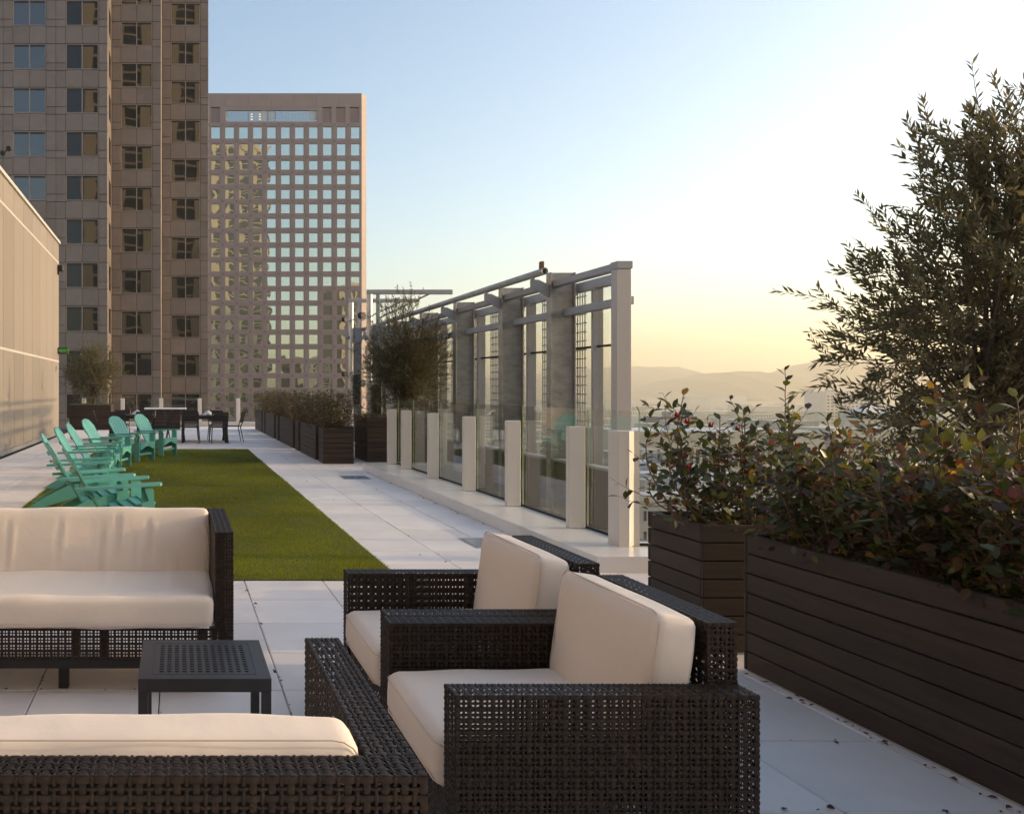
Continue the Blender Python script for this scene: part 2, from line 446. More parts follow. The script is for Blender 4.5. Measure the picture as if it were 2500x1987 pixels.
MB().box(0.06, -0.09, -0.05, 0.19, 0.09, 0.15, 0.02).build("lamp_housing", m_black, wl)
cr = thing("card_reader", "small pale card reader box at shoulder height on the panelled wall", "card reader", (-3.893, 27.7, 2.15))
MB().box(0, -0.05, -0.1, 0.04, 0.05, 0.1, 0.008).build("casing", m_reveal, cr)
MB().box(0.04, -0.03, -0.02, 0.045, 0.03, 0.06).build("screen", m_black, cr)
# ------------------------------------------------------------------ glass balustrades
def post(parent, x0, x1, y0, y1, z0, z1):
    boxpart("post", x0, y0, z0, x1, y1, z1, m_post, parent, 0.006)

def curb_run(parent, pieces, axis):
    for q in pieces: boxpart("curb_segment", *q, m_curb, parent, 0.006)

CZ = 0.131
# long balustrade along the walkway
ra = thing("glass_balustrade", "frameless glass balustrade with flat cream posts on a low curb beside the lawn", "balustrade", (3.41, 7.0, 0))
def L3(x, y, z): return (x - 3.41, y - 7.0, z)
ys = [6.98, 8.53, 10.18, 11.83, 13.48, 15.14, 15.8]
for a, b in zip(ys[:-1], ys[1:]):
    o0 = L3(3.41, a, 0); 
    if a == 6.98:
        MB().prism([(3.41 - 3.41, -0.02), (0.43, 0.41), (0.43, b - 7.0 - 0.003), (0, b - 7.0 - 0.003)], 2, 0, CZ).build("curb_segment", m_curb, ra)
    else:
        boxpart("curb_segment", 0, a - 7.0 + 0.002, 0, 0.43, b - 7.0 - 0.002, CZ, m_curb, ra, 0.005)
boxpart("curb_inner_strip", 0.434, 0.42, -0.3, 0.70, 8.80, CZ - 0.003, m_curb, ra, 0.003)
pys = [8.40, 9.98, 11.48, 13.10, 14.63, 15.62]
for y in pys:
    x0 = 3.83 - 3.41
    po = link("post", boxmesh("post", 0.16, 0.075, 1.125 - CZ, m_post, 0.005), ra, (x0, y - 7.0, CZ))
    link("gasket", boxmesh("gasket", 0.012, 0.03, 1.12 - CZ, m_gasket), po, (0.161, 0.01, 0))
# corner post with sunlit chamfer
MB().prism([(3.81, 7.41), (3.893, 7.41), (3.968, 7.47), (4.015, 7.47), (4.015, 7.60), (3.81, 7.60)], 2, CZ, 1.127).build("corner_post", m_post, ra, (-3.41, -7.0, 0))
MB().prism([(3.8965, 7.409), (3.9675, 7.4660), (3.966, 7.472), (3.894, 7.4135)], 2, CZ + .002, 1.125).build("corner_glint", M("painted_glint", (0.88, 0.86, 0.80), 0.3), ra, (-3.41, -7.0, 0))  # paler strip laid over the chamfer, paints in a stronger sun glint
gy = [7.62] + [p + 0.04 for p in pys]
for a, b in zip(gy[:-1], gy[1:]):
    g = boxpart("glass_pane", 0.612, a - 7.0 + 0.01, CZ, 0.626, b - 7.0 - 0.01, 1.295, m_glass, ra)
    link("glass_edge", boxmesh("glass_edge", 0.013, 0.005, 1.295 - CZ, m_glassedge), g, (0.0005, b - a - 0.019, 0))
    link("base_channel", boxmesh("base_channel", 0.03, round(b - a - 0.02, 3), 0.02, m_gasket), g, (-0.008, 0, -0.002))
# return panel at the far end of the walkway balustrade
rc = thing("glass_balustrade", "short glass balustrade closing off the sunken ledge by the olive tree planter", "balustrade", (4.05, 15.70, 0))
boxpart("curb_segment", 0.07, -0.15, -0.3, 1.52, 0.2, CZ, m_curb, rc, 0.005)
for k in range(2): post(rc, 0.70 * (k + 1), 0.70 * (k + 1) + 0.155, -0.09, -0.02, CZ, 1.125)
for a, b in ((0.02, 0.76), (0.78, 1.50)):
    boxpart("glass_pane", a, 0.0, CZ, b, 0.014, 1.295, m_glass, rc)
# cross balustrade behind the planters on the right
rb = thing("glass_balustrade", "glass balustrade above the city view behind the dark planters", "balustrade", (3.41, 6.98, 0))
MB().prism([(0.0, 0.0), (6.0, 0.0), (6.0, 0.43), (0.435, 0.43)], 2, 0, CZ).build("curb_segment", m_curb, rb)
boxpart("curb_inner_strip", 0.705, 0.434, -0.3, 6.0, 0.72, CZ - 0.003, m_curb, rb, 0.003)
for k, x in enumerate((5.70, 7.35, 8.9)): post(rb, x - 3.41 - 0.08, x - 3.41 + 0.08, 0.42, 0.49, CZ, 1.125)
for a, b in ((4.025, 5.75), (5.765, 7.40), (7.415, 9.2)):
    g = boxpart("glass_pane", a - 3.41, 0.50, CZ, b - 3.41, 0.514, 1.295, m_glass, rb)
    link("glass_edge", boxmesh("glass_edge", 0.004, 0.013, 1.295 - CZ, m_glassedge), g, (-0.0045, 0.0005, 0))
    link("base_channel", boxmesh("base_channel", round(b - a, 3), 0.03, 0.02, m_gasket), g, (0, -0.008, -0.002))
# end balustrade in front of the towers
rd = thing("glass_balustrade", "glass balustrade with pale posts at the far end below the two towers", "balustrade", (-4.4, 34.6, 0))
for k in range(7): boxpart("curb_segment", 1.55 * k + 0.003, 0, -0.3, 1.55 * (k + 1) - 0.003, 0.5, 0.17, m_curb, rd, 0.005)
for k in range(7):
    x = -2.19 - 1.55 + 1.552 * k + 4.4
    post(rd, x - 0.08, x + 0.075, 0.04, 0.11, 0.17, 1.12)
    boxpart("glass_pane", x + 0.008, 0.13, 0.17, x + 1.544, 0.144, 1.30, m_glass, rd)
# sunken ledge beyond the walkway glass
tag(link("lower_ledge", MB().box(4.12, 7.72, -1.2, 6.35, 15.5, -0.55).mesh("lower_ledge", M("ledge_membrane", (0.14, 0.13, 0.12), 0.8, var=0.15, scale=1.2, bump=0.1))), kind="structure")
tag(link("host_building", MB().box(-12, -14, -60, 6.3, 35.2, -1.25).box(6.32, -14, -60, 9.6, 7.9, -1.25).box(-12, -14, -1.25, -4.7, 35.2, -0.4).box(-4.65, -6.4, -1.25, 4.04, 35.1, -0.36).mesh("host_building", m_stone2)), kind="structure")

# access covers set into the paving
for (x0, x1, y0, y1, lb) in ((2.81, 3.34, 8.07, 8.60, "square steel access cover in the paving behind the armchair"), (2.77, 3.23, 14.2, 14.75, "square steel access cover in the paving by the hedge planters")):
    ac = thing("access_cover", lb, "access cover", (x0, y0, 0))
    boxpart("cover_frame", 0, 0, -0.02, x1 - x0, y1 - y0, 0.004, m_alum, ac, 0.002)
    boxpart("cover_plate", 0.015, 0.015, -0.01, x1 - x0 - 0.015, y1 - y0 - 0.015, 0.0075, M("steel_plate", (0.50, 0.55, 0.62), 0.25, metal=0.7, var=0.05, scale=5), ac, 0.002)

# ------------------------------------------------------------------ planters
def planter(x0, x1, y0, y1, h, n, label, group=None, name="slatted_planter"):
    t = thing(name, label, "planter", (x0, y0, 0), 0, group)
    W, D = x1 - x0, y1 - y0; sh = (h - 0.015) / n; g = 0.0055; th = 0.022
    for k in range(n):
        z0 = 0.012 + k * sh; z1 = z0 + sh - g
        boxpart("slat", 0, 0, z0, W, th, z1, m_slat, t, 0.004)
        boxpart("slat", 0, D - th, z0, W, D, z1, m_slat, t, 0.004)
        boxpart("slat", 0.001, th + 0.002, z0, th, D - th - 0.002, z1, m_slat, t, 0.004)
        boxpart("slat", W - th, th + 0.002, z0, W - 0.001, D - th - 0.002, z1, m_slat, t, 0.004)
    e = th + 0.004
    MB().box(e, e, 0.0, W - e, D - e, h - 0.09).build("liner", m_liner, t)
    m = MB(); m.box(e, e, h - 0.09, e + 0.02, D - e, h - 0.012).box(W - e - 0.02, e, h - 0.09, W - e, D - e, h - 0.012)
    m.box(e + 0.02, e, h - 0.09, W - e - 0.02, e + 0.02, h - 0.012).box(e + 0.02, D - e - 0.02, h - 0.09, W - e - 0.02, D - e, h - 0.012)
    m.build("rim", m_liner, t)
    nx, ny = 10, 10
    v = [(e + .02 + (W - 2 * e - .04) * i / nx, e + .02 + (D - 2 * e - .04) * j / ny, h - 0.06 + random.uniform(-0.012, 0.012)) for j in range(ny + 1) for i in range(nx + 1)]
    f = [(j * (nx + 1) + i, j * (nx + 1) + i + 1, (j + 1) * (nx + 1) + i + 1, (j + 1) * (nx + 1) + i) for j in range(ny) for i in range(nx)]
    MB().add(v, f).build("soil", m_soil, t)
    boxpart("base_trim", 0.012, 0.012, 0.0, W - 0.012, D - 0.012, 0.01, m_reveal, t)
    return t

# ------------------------------------------------------------------ foliage
def norm(a): return a / np.maximum(np.linalg.norm(a, axis=-1, keepdims=True), 1e-9)
OVAL = np.array([(0, 0, 0), (.28, .36, .03), (.62, .42, .03), (1, 0, -.10), (.62, -.42, .03), (.28, -.36, .03), (.45, 0, -.03)])
OVALF = np.array([(0, 6, 1), (1, 6, 2), (2, 6, 3), (3, 6, 4), (4, 6, 5), (5, 6, 0)])
LANCE = np.array([(0, 0, 0), (.45, .5, .02), (1, 0, -.05), (.45, -.5, .02)])
LANCEF = np.array([(0, 3, 2), (0, 2, 1)])

def leaves(P, D, U, L, W, tmpl, tf):
    D = norm(D); S = norm(np.cross(D, U)); N = norm(np.cross(S, D))
    V = P[:, None, :] + D[:, None, :] * (tmpl[None, :, 0:1] * L[:, None, None]) + S[:, None, :] * (tmpl[None, :, 1:2] * W[:, None, None]) + N[:, None, :] * (tmpl[None, :, 2:3] * L[:, None, None])
    k = len(tmpl); n = len(P)
    Fc = (tf[None] + (np.arange(n) * k)[:, None, None]).reshape(-1, 3)
    return V.reshape(-1, 3), Fc

PAL = np.array([(0.055, 0.072, 0.022), (0.078, 0.098, 0.028), (0.042, 0.054, 0.022), (0.080, 0.046, 0.036), (0.068, 0.040, 0.034), (0.11, 0.062, 0.030), (0.20, 0.055, 0.035), (0.26, 0.165, 0.035), (0.145, 0.14, 0.028)])
m_parts = [leaf_mat("leaf_tone_%d" % i, 0.36, 0.36, False, tuple(c)) for i, c in enumerate(PAL)]
_leafme = {}
def leaf_part_mesh(i):
    if i not in _leafme:
        me = MB().add([(a, b, c) for a, b, c in OVAL * np.array([1, 0.62, 1])], [tuple(f) for f in OVALF]).mesh("leaf", m_parts[i], True); _leafme[i] = me
    return _leafme[i]

def shrub(name, label, x0, x1, y0, y1, zb, zt, nstem, seed, wts, spread=0.12, leaf=0.062, step=0.030, nparts=0, group=None, tall=(), branch=5, fill=0, curve=0.25):
    r = np.random.default_rng(seed)
    cx, cy_ = (x0 + x1) / 2, (y0 + y1) / 2
    t = thing(name, label, "shrub", (cx, cy_, zb), 0, group)
    org = np.array([cx, cy_, zb])
    st = MB(); P = []; D = []
    def grow(p0, p1, r0, leafy_from, depth, bow):
        n = max(4, int(np.linalg.norm(p1 - p0) / 0.06)); pts = []
        for i in range(n + 1):
            s = i / n; q = p0 * (1 - s) + p1 * s + bow * (4 * s * (1 - s)) + r.normal(0, 0.004, 3); pts.append(q)
        st.path([q - org for q in pts], [r0 * (1 - 0.65 * i / n) for i in range(n + 1)], 4 if depth else 5)
        tot = np.linalg.norm(p1 - p0); m = max(2, int(tot / step)); ang = r.uniform(0, 6.28)
        for k in range(m + 1):
            s = k / m
            if s < leafy_from: continue
            i = min(n - 1, int(s * n)); fr = s * n - i; q = pts[i] * (1 - fr) + pts[i + 1] * fr
            ax = norm(pts[i + 1] - pts[i]); a = ang + k * 2.4
            o = norm(np.cross(ax, [0.3, 0.5, 0.8])); o2 = np.cross(ax, o)
            d = np.cos(a) * o + np.sin(a) * o2
            P.append(q); D.append(norm(d * 0.95 + ax * (0.45 if s < 0.95 else 1.2) + np.array([0, 0, 0.12])))
        return pts
    specs = []
    for _ in range(nstem):
        bx, by = r.uniform(x0 + 0.06, x1 - 0.06), r.uniform(y0 + 0.06, y1 - 0.06)
        hgt = (zt - zb) * r.uniform(0.62, 1.0)
        out = np.array([(bx - cx) / max(x1 - x0, .1) * 2 * spread * 1.6 + r.normal(0, spread * 0.6), (by - cy_) / max(y1 - y0, .1) * 2 * spread + r.normal(0, spread * 0.6)])
        specs.append((np.array([bx, by, zb]), np.array([bx + out[0], by + out[1], zb + hgt])))
    for (a, b) in tall: specs.append((np.array(a), np.array(b)))
    for p0, p1 in specs:
        bow = np.array([*(p1 - p0)[:2] * curve, 0.0])
        pts = grow(p0, p1, 0.0045 + 0.003 * r.random(), 0.42, 0, bow)
        for _ in range(branch):
            i = r.integers(int(len(pts) * 0.12), len(pts) - 1); q = pts[i]
            a = r.uniform(0, 6.28); ln = r.uniform(0.12, 0.30)
            d = np.array([np.cos(a) * (0.6 + spread), np.sin(a) * (0.6 + spread), r.uniform(-0.05, 0.8)])
            grow(q, q + norm(d) * ln, 0.003, 0.2, 1, np.array([0, 0, -0.02]))
    P = np.array(P); D = np.array(D)
    if fill:
        n = fill
        Q = np.column_stack([r.uniform(x0 - spread * .6, x1 + spread * .5, n), r.uniform(y0 - spread * .5, y1 + spread * .5, n), zb + (zt - zb) * r.beta(1.3, 1.7, n) * 0.82])
        Dq = norm(r.normal(0, 1, (n, 3)) * np.array([1, 1, .5]) + np.array([-0.2, -0.3, .1]))
        P = np.vstack([P, Q]); D = np.vstack([D, Dq])
    n = len(P)
    L = leaf * r.uniform(0.55, 1.12, n); W = L * r.uniform(0.52, 0.7, n)
    U = norm(np.array([0, 0, 1.0]) + r.normal(0, 0.42, (n, 3)))
    # tone: redder towards the tips of the top, greener below
    zr = np.clip((P[:, 2] - zb) / (zt - zb), 0, 1)
    w = np.array(wts, float); w /= w.sum(); tone = r.choice(len(PAL), n, p=w)
    col = PAL[tone] * r.uniform(0.7, 1.3, (n, 1))
    big = np.zeros(n, bool)
    if nparts:
        sc = np.array([0, 0, H]); vd = P - sc; dist = np.linalg.norm(vd, axis=1)
        score = dist + 0.15 * r.random(n) - 0.25 * zr; ok = (VX + P[:, 0] / P[:, 1] * F < 2550)
        score[~ok] += 100; big[np.argsort(score)[:nparts]] = True
        for i in np.where(big)[0]:
            d = norm(D[i]); s = norm(np.cross(d, U[i])); u = np.cross(s, d)
            ob = link("leaf", leaf_part_mesh(int(tone[i])), t)
            mt = Matrix(((d[0], s[0], u[0], 0), (d[1], s[1], u[1], 0), (d[2], s[2], u[2], 0), (0, 0, 0, 1)))
            ob.matrix_local = Matrix.Translation(P[i] - org) @ mt @ Matrix.Diagonal((L[i], L[i], L[i], 1))
    k = ~big
    V, Fc = leaves(P[k] - org, D[k], U[k], L[k], W[k], OVAL, OVALF)
    me = mesh_np("foliage", V, Fc, m_leaf, np.repeat(col[k], len(OVAL), axis=0), True)
    tag(link("foliage", me, t), kind="stuff")
    st.build("stems", m_twig, t)
    return t

def olive(name, label, base, top_z, ccen, crad, nclump, ntwig, seed, leaf=0.055, twig=0.26, trunk_r=0.05, group=None, lobes=(), up=0.55, csig=0.17, nleaf=20, cone=0.0):
    r = np.random.default_rng(seed)
    t = thing(name, label, "tree", base, 0, group)
    org = np.array(base); cc = np.array(ccen); cr = np.array(crad)
    wood = MB()
    fork = np.array([base[0], base[1], base[2] + 0.35 * (cc[2] - base[2])]) + np.array([0.03, 0.0, 0.1])
    npt = 6
    tp = [org * (1 - i / npt) + fork * (i / npt) + np.append(r.normal(0, 0.012, 2), 0) * (i > 0) for i in range(npt + 1)]
    wood.path([p - org for p in tp], [trunk_r * (1.25 - 0.45 * i / npt) for i in range(npt + 1)], 8)
    cl = []
    for k in range(nclump):
        d = norm(r.normal(0, 1, 3)); d[2] = d[2] * 0.9 + 0.12
        q = cc + cr * d * (r.random() ** 0.45) * r.uniform(0.72, 1.05)
        zr = (q[2] - cc[2]) / cr[2]; q[:2] = cc[:2] + (q[:2] - cc[:2]) * (1 - cone * zr)
        cl.append(q)
    for q in lobes: cl.append(np.array(q))
    cl = np.array(cl)
    P = []; D = []; tw = MB()
    for q in cl:
        # limb
        j0 = tp[r.integers(npt - 2, npt + 1)]
        mid = j0 * 0.5 + q * 0.5 + np.array([0, 0, 0.10 * np.linalg.norm(q - j0)]) * -1 + r.normal(0, 0.05, 3)
        pts = []
        for i in range(7):
            s = i / 6; pts.append((1 - s) ** 2 * j0 + 2 * s * (1 - s) * mid + s * s * q)
        wood.path([p - org for p in pts], [trunk_r * (0.30 - 0.25 * i / 6) for i in range(7)], 5)
    per = ntwig // len(cl)
    for q in cl:
        for _ in range(per):
            s = q + r.normal(0, csig, 3)
            o = (s - cc) / cr; o = norm(o + 1e-6)
            d = norm(o * 0.75 + np.array([0, 0, up]) + r.normal(0, 0.38, 3))
            ln = twig * r.uniform(0.55, 1.25); sag = np.array([0, 0, r.uniform(-0.03, 0.05)])
            e = s + d * ln
            m = (s + e) / 2 + sag
            tw.path([s - org, m - org, e - org], [0.0028, 0.0019, 0.0008], 3)
            n = int(nleaf * r.uniform(0.7, 1.15)); a0 = r.uniform(0, 6.28)
            side = norm(np.cross(d, [0.31, 0.2, 0.93])); s2 = np.cross(d, side)
            for i in range(n):
                f = (i // 2 + 0.7) / (n / 2 + 0.4); p = (1 - f) ** 2 * s + 2 * f * (1 - f) * m + f * f * e
                a = a0 + (i % 2) * math.pi + (i // 2) * 1.57 + r.normal(0, .25)
                dd = (np.cos(a) * side + np.sin(a) * s2) * 0.75 + d * (0.75 + 0.5 * f) + np.array([0, 0, 0.1])
                P.append(p); D.append(dd)
    P = np.array(P); D = np.array(D); n = len(P)
    L = leaf * r.uniform(0.6, 1.1, n); W = L * r.uniform(0.20, 0.28, n)
    U = norm(r.normal(0, 1, (n, 3)) + np.array([0, 0, 0.4]))
    c0 = np.array([0.095, 0.090, 0.048]); c1 = np.array([0.17, 0.165, 0.11]); tt = r.random((n, 1)) ** 1.6
    col = (c0 * (1 - tt) + c1 * tt) * r.uniform(0.7, 1.2, (n, 1))
    V, Fc = leaves(P - org, D, U, L, W, LANCE, LANCEF)
    crown = link("crown", mesh_np("crown", V, Fc, m_olive, np.repeat(col, 4, axis=0)), t)
    tw.build("twigs", m_bark, crown)
    wood.build("trunk", m_bark, t, smooth=True)
    return t

# planters by the armchairs
PH = 0.735
planter(3.0, 3.72, 1.0, 4.555, PH, 7, "long dark slatted planter holding the dense reddish hedge behind the armchairs")
planter(2.955, 3.68, 4.83, 5.40, PH, 7, "small square dark slatted planter between the long planter and the glass corner")
WT_GREEN = (5, 5, 4, 1.2, 0.8, 1.2, 0.25, 0.8, 2.2)
WT_MIX = (5, 4, 4, 2.8, 2.6, 1.6, 0.22, 0.35, 1.4)
WT_RED = (4, 3, 4, 3.8, 3.4, 2.2, 0.28, 0.25, 0.8)
shrub("camellia_shrub", "open airy shrub with red buds in the small square planter", 3.05, 3.62, 4.9, 5.34, 0.68, 1.40, 17, 11, WT_GREEN, 0.15, 0.070, 0.034, 150, None,
      tall=(((3.2, 5.0, .68), (2.98, 5.05, 1.45)), ((3.3, 5.1, .68), (3.36, 5.1, 1.36)), ((3.4, 5.1, .68), (3.62, 5.1, 1.40)), ((3.1, 5.0, .68), (2.78, 5.0, 1.0)), ((3.45, 5.0, .68), (3.80, 5.05, 1.33))), branch=7, curve=0.5, fill=420)
GH = "shrubs filling the long planter"
shrub("camellia_shrub", "leafy green and bronze shrub at the glass end of the long planter", 3.06, 3.66, 3.55, 4.5, 0.68, 1.22, 36, 12, WT_MIX, 0.10, 0.066, 0.026, 150, None,
      tall=(((3.12, 4.4, .68), (3.10, 4.38, 1.585)),), branch=7, fill=1600)
shrub("camellia_shrub", "dense bronze shrub with upright red leaf tips in the middle of the long planter", 3.06, 3.66, 2.5, 3.6, 0.68, 1.30, 44, 13, WT_RED, 0.12, 0.066, 0.025, 200, None,
      tall=(((3.3, 3.6, .68), (3.28, 3.72, 1.50)), ((3.4, 3.4, .68), (3.42, 3.5, 1.45)), ((3.3, 3.2, .68), (3.22, 3.2, 1.42))), branch=7, fill=2600)
shrub("camellia_shrub", "dense bronze shrub at the end of the long planter away from the glass", 3.06, 3.66, 1.1, 2.5, 0.68, 1.34, 30, 14, WT_RED, 0.12, 0.066, 0.032, 0, None, branch=5, fill=700)
# red buds on the airy shrub
m_bud = M("red_petal", (0.45, 0.015, 0.03), 0.5)
fb = MB()
for (x, y, d) in ((1652, 1018, 5.05), (1676, 1033, 5.0), (1735, 1042, 5.1), (1856, 1102, 5.0), (1822, 1128, 4.95), (1682, 1143, 4.95), (1800, 1050, 5.15), (1945, 1092, 4.6)):
    c = Vector(((x - VX) * d / F, d, H - (y - VY) * d / F))
    for k in range(5):
        a = 6.28 * k / 5; rr = 0.011
        q = c + Vector((math.cos(a) * rr * .6, math.sin(a) * rr * .6, 0)); top = c + Vector((math.cos(a) * rr * 1.5, math.sin(a) * rr * 1.5, 0.03))
        sd = Vector((-math.sin(a), math.cos(a), 0)) * 0.011
        fb.add([c - Vector((0, 0, .004)), q + sd, top, q - sd], [(0, 1, 2, 3)])
fbo = fb.build("red_flower_buds", m_bud); tag(fbo, "scattered small red camellia buds on the airy planter shrub", "flowers", None, "stuff")

# big olive tree behind the planters, in its own planter
planter(4.75, 5.95, 5.05, 6.25, 0.92, 9, "tall square slatted planter under the large olive tree beside the glass")
olive("olive_tree", "large backlit olive tree towering behind the bronze hedge", (5.30, 5.65, 0.85), 3.9, (5.75, 5.75, 2.05), (0.95, 0.85, 1.25), 80, 1750, 21, 0.080, 0.28, 0.042,
      lobes=((4.72, 5.6, 1.62), (4.80, 5.6, 1.95), (4.68, 5.5, 1.42), (5.0, 5.6, 2.3), (5.1, 5.6, 2.55), (5.3, 5.6, 2.85), (5.45, 5.6, 3.0), (4.85, 5.5, 1.25), (5.0, 5.7, 1.15), (5.3, 5.6, 1.2), (5.5, 5.5, 1.1), (5.1, 5.5, 1.4), (5.7, 5.6, 3.15)), csig=0.17, nleaf=22, up=0.35, cone=0.38)

# hedge planters along the walkway
GP = "dark slatted planters of the walkway hedge"
spans = [(17.1, 17.68, 0), (18.05, 20.3, 1), (20.62, 21.2, 0), (21.6, 24.4, 1), (24.75, 25.35, 0), (25.75, 28.3, 1), (28.65, 29.25, 0), (29.6, 32.0, 1)]
for i, (a, b, lg) in enumerate(spans):
    od = ("first", "second", "third", "fourth")[i // 2]
    lb = (od + " long dark slatted planter of the walkway hedge counting from the olive tree" if lg else od + " small dark slatted planter of the walkway hedge counting from the olive tree")
    if i == 0: lb = "small square dark slatted planter at the near end of the walkway hedge row"
    planter(2.91, 3.52, a, b, PH, 7, lb, GP if i else None)
    shrub("hedge_shrub", (od + " bronze hedge shrub over a long walkway planter counting from the olive tree" if lg else od + " bronze hedge shrub over a small walkway planter counting from the olive tree") if i else "rounded reddish hedge shrub at the near end of the walkway row", 2.97, 3.46, a + .05, b - .05, 0.68, 1.46, 26 if not lg else 40, 40 + i, WT_RED, 0.20, 0.060, 0.045, 0, "walkway hedge shrubs" if i else None, branch=5, fill=900 if lg else 700)
# olive planters
planter(3.87, 5.40, 17.5, 18.75, 0.92, 9, "large square slatted planter holding the olive tree beside the walkway hedge")
olive("olive_tree", "bushy olive tree in front of the steel wind screen", (4.72, 18.15, 0.85), 3.5, (4.82, 18.1, 1.95), (0.86, 0.62, 1.05), 60, 2300, 22, 0.066, 0.28, 0.045,
      lobes=((4.75, 18.1, 3.15), (4.6, 18.1, 3.0), (5.3, 18.0, 1.25), (4.25, 18.0, 1.2), (4.95, 18.0, 1.1)), up=0.45, csig=0.17, nleaf=18)
planter(-3.92, -2.40, 31.3, 32.6, 0.92, 9, "large dark slatted planter holding the olive tree beside the panelled wall")
olive("olive_tree", "bushy olive tree in front of the stepped granite tower", (-3.1, 31.9, 0.85), 3.4, (-3.12, 31.9, 1.95), (0.86, 0.7, 1.05), 50, 1700, 23, 0.075, 0.30, 0.045, up=0.45, csig=0.18, nleaf=15)
# low grey ground cover in the olive planters
def cover(label, x0, x1, y0, y1, z, n, seed):
    r = np.random.default_rng(seed); P = np.column_stack([r.uniform(x0, x1, n), r.uniform(y0, y1, n), np.full(n, z)])
    D = norm(r.normal(0, .5, (n, 3)) * np.array([1, 1, .2]) + np.array([0, 0, .8])); L = r.uniform(.06, .16, n)
    V, Fc = leaves(P, D, norm(r.normal(0, 1, (n, 3))), L, L * .09, LANCE, LANCEF)
    col = np.array([.13, .14, .10]) * r.uniform(.6, 1.2, (n, 1))
    o = link("ground_cover", mesh_np("ground_cover", V, Fc, m_olive, np.repeat(col, 4, axis=0))); tag(o, label, "ground cover", None, "stuff")
cover("wispy grey ground cover in the olive planter by the walkway", 3.9, 5.36, 17.54, 18.7, .86, 2600, 5)
cover("wispy grey ground cover in the olive planter by the panelled wall", -3.9, -2.44, 31.34, 32.5, .86, 1800, 6)

# fallen leaves along joints and curbs
def litter():
    r = np.random.default_rng(3); P = []
    def along(a, b, n, s=0.015):
        for _ in range(n):
            q = r.random(); P.append((a[0] + (b[0] - a[0]) * q + r.normal(0, s), a[1] + (b[1] - a[1]) * q + r.normal(0, s), 0.006))
    along((3.385, 7.2), (3.38, 15.5), 55, 0.015); along((2.975, 3.0), (2.985, 4.55), 24, 0.010)
    along((JX, 2.6), (JX, 6.7), 16, .006); along((JX + T * 2, 3), (JX + T * 2, 6.6), 12, .006); along((JX + 3 * T, 2.6), (JX + 3 * T, 9), 15, .006); along((JX + 4 * T, 2.4), (JX + 4 * T, 14), 20, .008)
    along((JX - T, 2.7), (JX - T, 5.5), 18, .006); along((JX - 2 * T, 2.7), (JX - 2 * T, 5), 12, .006)
    along((-1.3, 4.26), (1.2, 4.26), 16, .006); along((1.9, 3.65), (2.9, 3.65), 8, .006); along((1.8, 3.04), (2.9, 3.04), 12, .006)
    for _ in range(24): P.append((r.uniform(1.9, 3.3), r.uniform(5, 20), .006))
    for _ in range(14): P.append((r.uniform(-3.8, -2.0), r.uniform(7, 30), .006))
    for _ in range(6): P.append((r.uniform(-1.2, 2.8), r.uniform(2.6, 6.6), .006))
    P = np.array(P); n = len(P); D = norm(r.normal(0, 1, (n, 3)) * np.array([1, 1, .25])); L = r.uniform(.010, .036, n)
    V, Fc = leaves(P, D, norm(np.array([0, 0, 1]) + r.normal(0, .4, (n, 3))), L, L * .55, OVAL * np.array([1, 1, 3.0]), OVALF)
    V[:, 2] = np.maximum(V[:, 2], 0.003)
    o = link("leaf_litter", mesh_np("leaf_litter", V, Fc, m_deadleaf)); tag(o, "dry brown fallen leaves scattered along paving joints and curbs", "leaves", None, "stuff")
litter()

# ------------------------------------------------------------------ wicker furniture
def strands(L):
    per = 0.0341; n = max(1, round(L / per)); k = L / (n * per + 0.0139)
    c = []; w = []; p = 0.0
    for i in range(n):
        c += [p + 0.00695, p + 0.0139 + 0.0067 + 0.00335]; w += [0.0126, 0.0060]; p += per
    c.append(p + 0.00695); w.append(0.0139)
    return np.array(c) * k, np.array(w) * k

def weave(O, eu, ev, Lu, Lv, amp=0.0016, keep=None):
    """a real over-and-under weave of flat resin strands with open holes; returns vertices and quads"""
    O = np.array(O, float); eu = np.array(eu, float); ev = np.array(ev, float); en = np.cross(eu, ev)
    cu, wu = strands(Lu); cv, wv = strands(Lv)
    Vs = []; Fs = []; base = 0
    for (cs, ws, cc, wc, L, e1, e2, flip) in ((cv, wv, cu, wu, Lu, eu, ev, 1), (cu, wu, cv, wv, Lv, ev, eu, -1)):
        ns, nc = len(cs), len(cc)
        t = np.empty(2 * nc); t[0::2] = cc - wc / 2; t[1::2] = cc + wc / 2
        sg = np.repeat((-1.0) ** np.arange(nc), 2)
        K = 2 * nc
        for j in range(ns):
            h = amp * sg * (-1) ** j * flip
            row = O + e1[None] * t[:, None] + e2[None] * cs[j] + en[None] * h[:, None]
            off = e2[None] * (ws[j] / 2)
            V = np.stack([row - off - en * 0.0008, row + en * 0.0007, row + off - en * 0.0008], 1).reshape(-1, 3)
            i = np.arange(K - 1) * 3
            q = np.concatenate([np.column_stack([i, i + 3, i + 4, i + 1]), np.column_stack([i + 1, i + 4, i + 5, i + 2])]) + base
            Vs.append(V); Fs.append(q); base += len(V)
    return np.vstack(Vs), np.vstack(Fs)

def weave_part(name, panels, parent):
    Vs = []; Fs = []; b = 0
    for p in panels:
        V, Fq = weave(*p); Vs.append(V); Fs.append(Fq + b); b += len(V)
    o = link(name, mesh_np(name, np.vstack(Vs), np.vstack(Fs), m_wicker), parent)
    tag(o, kind="stuff")
    return o

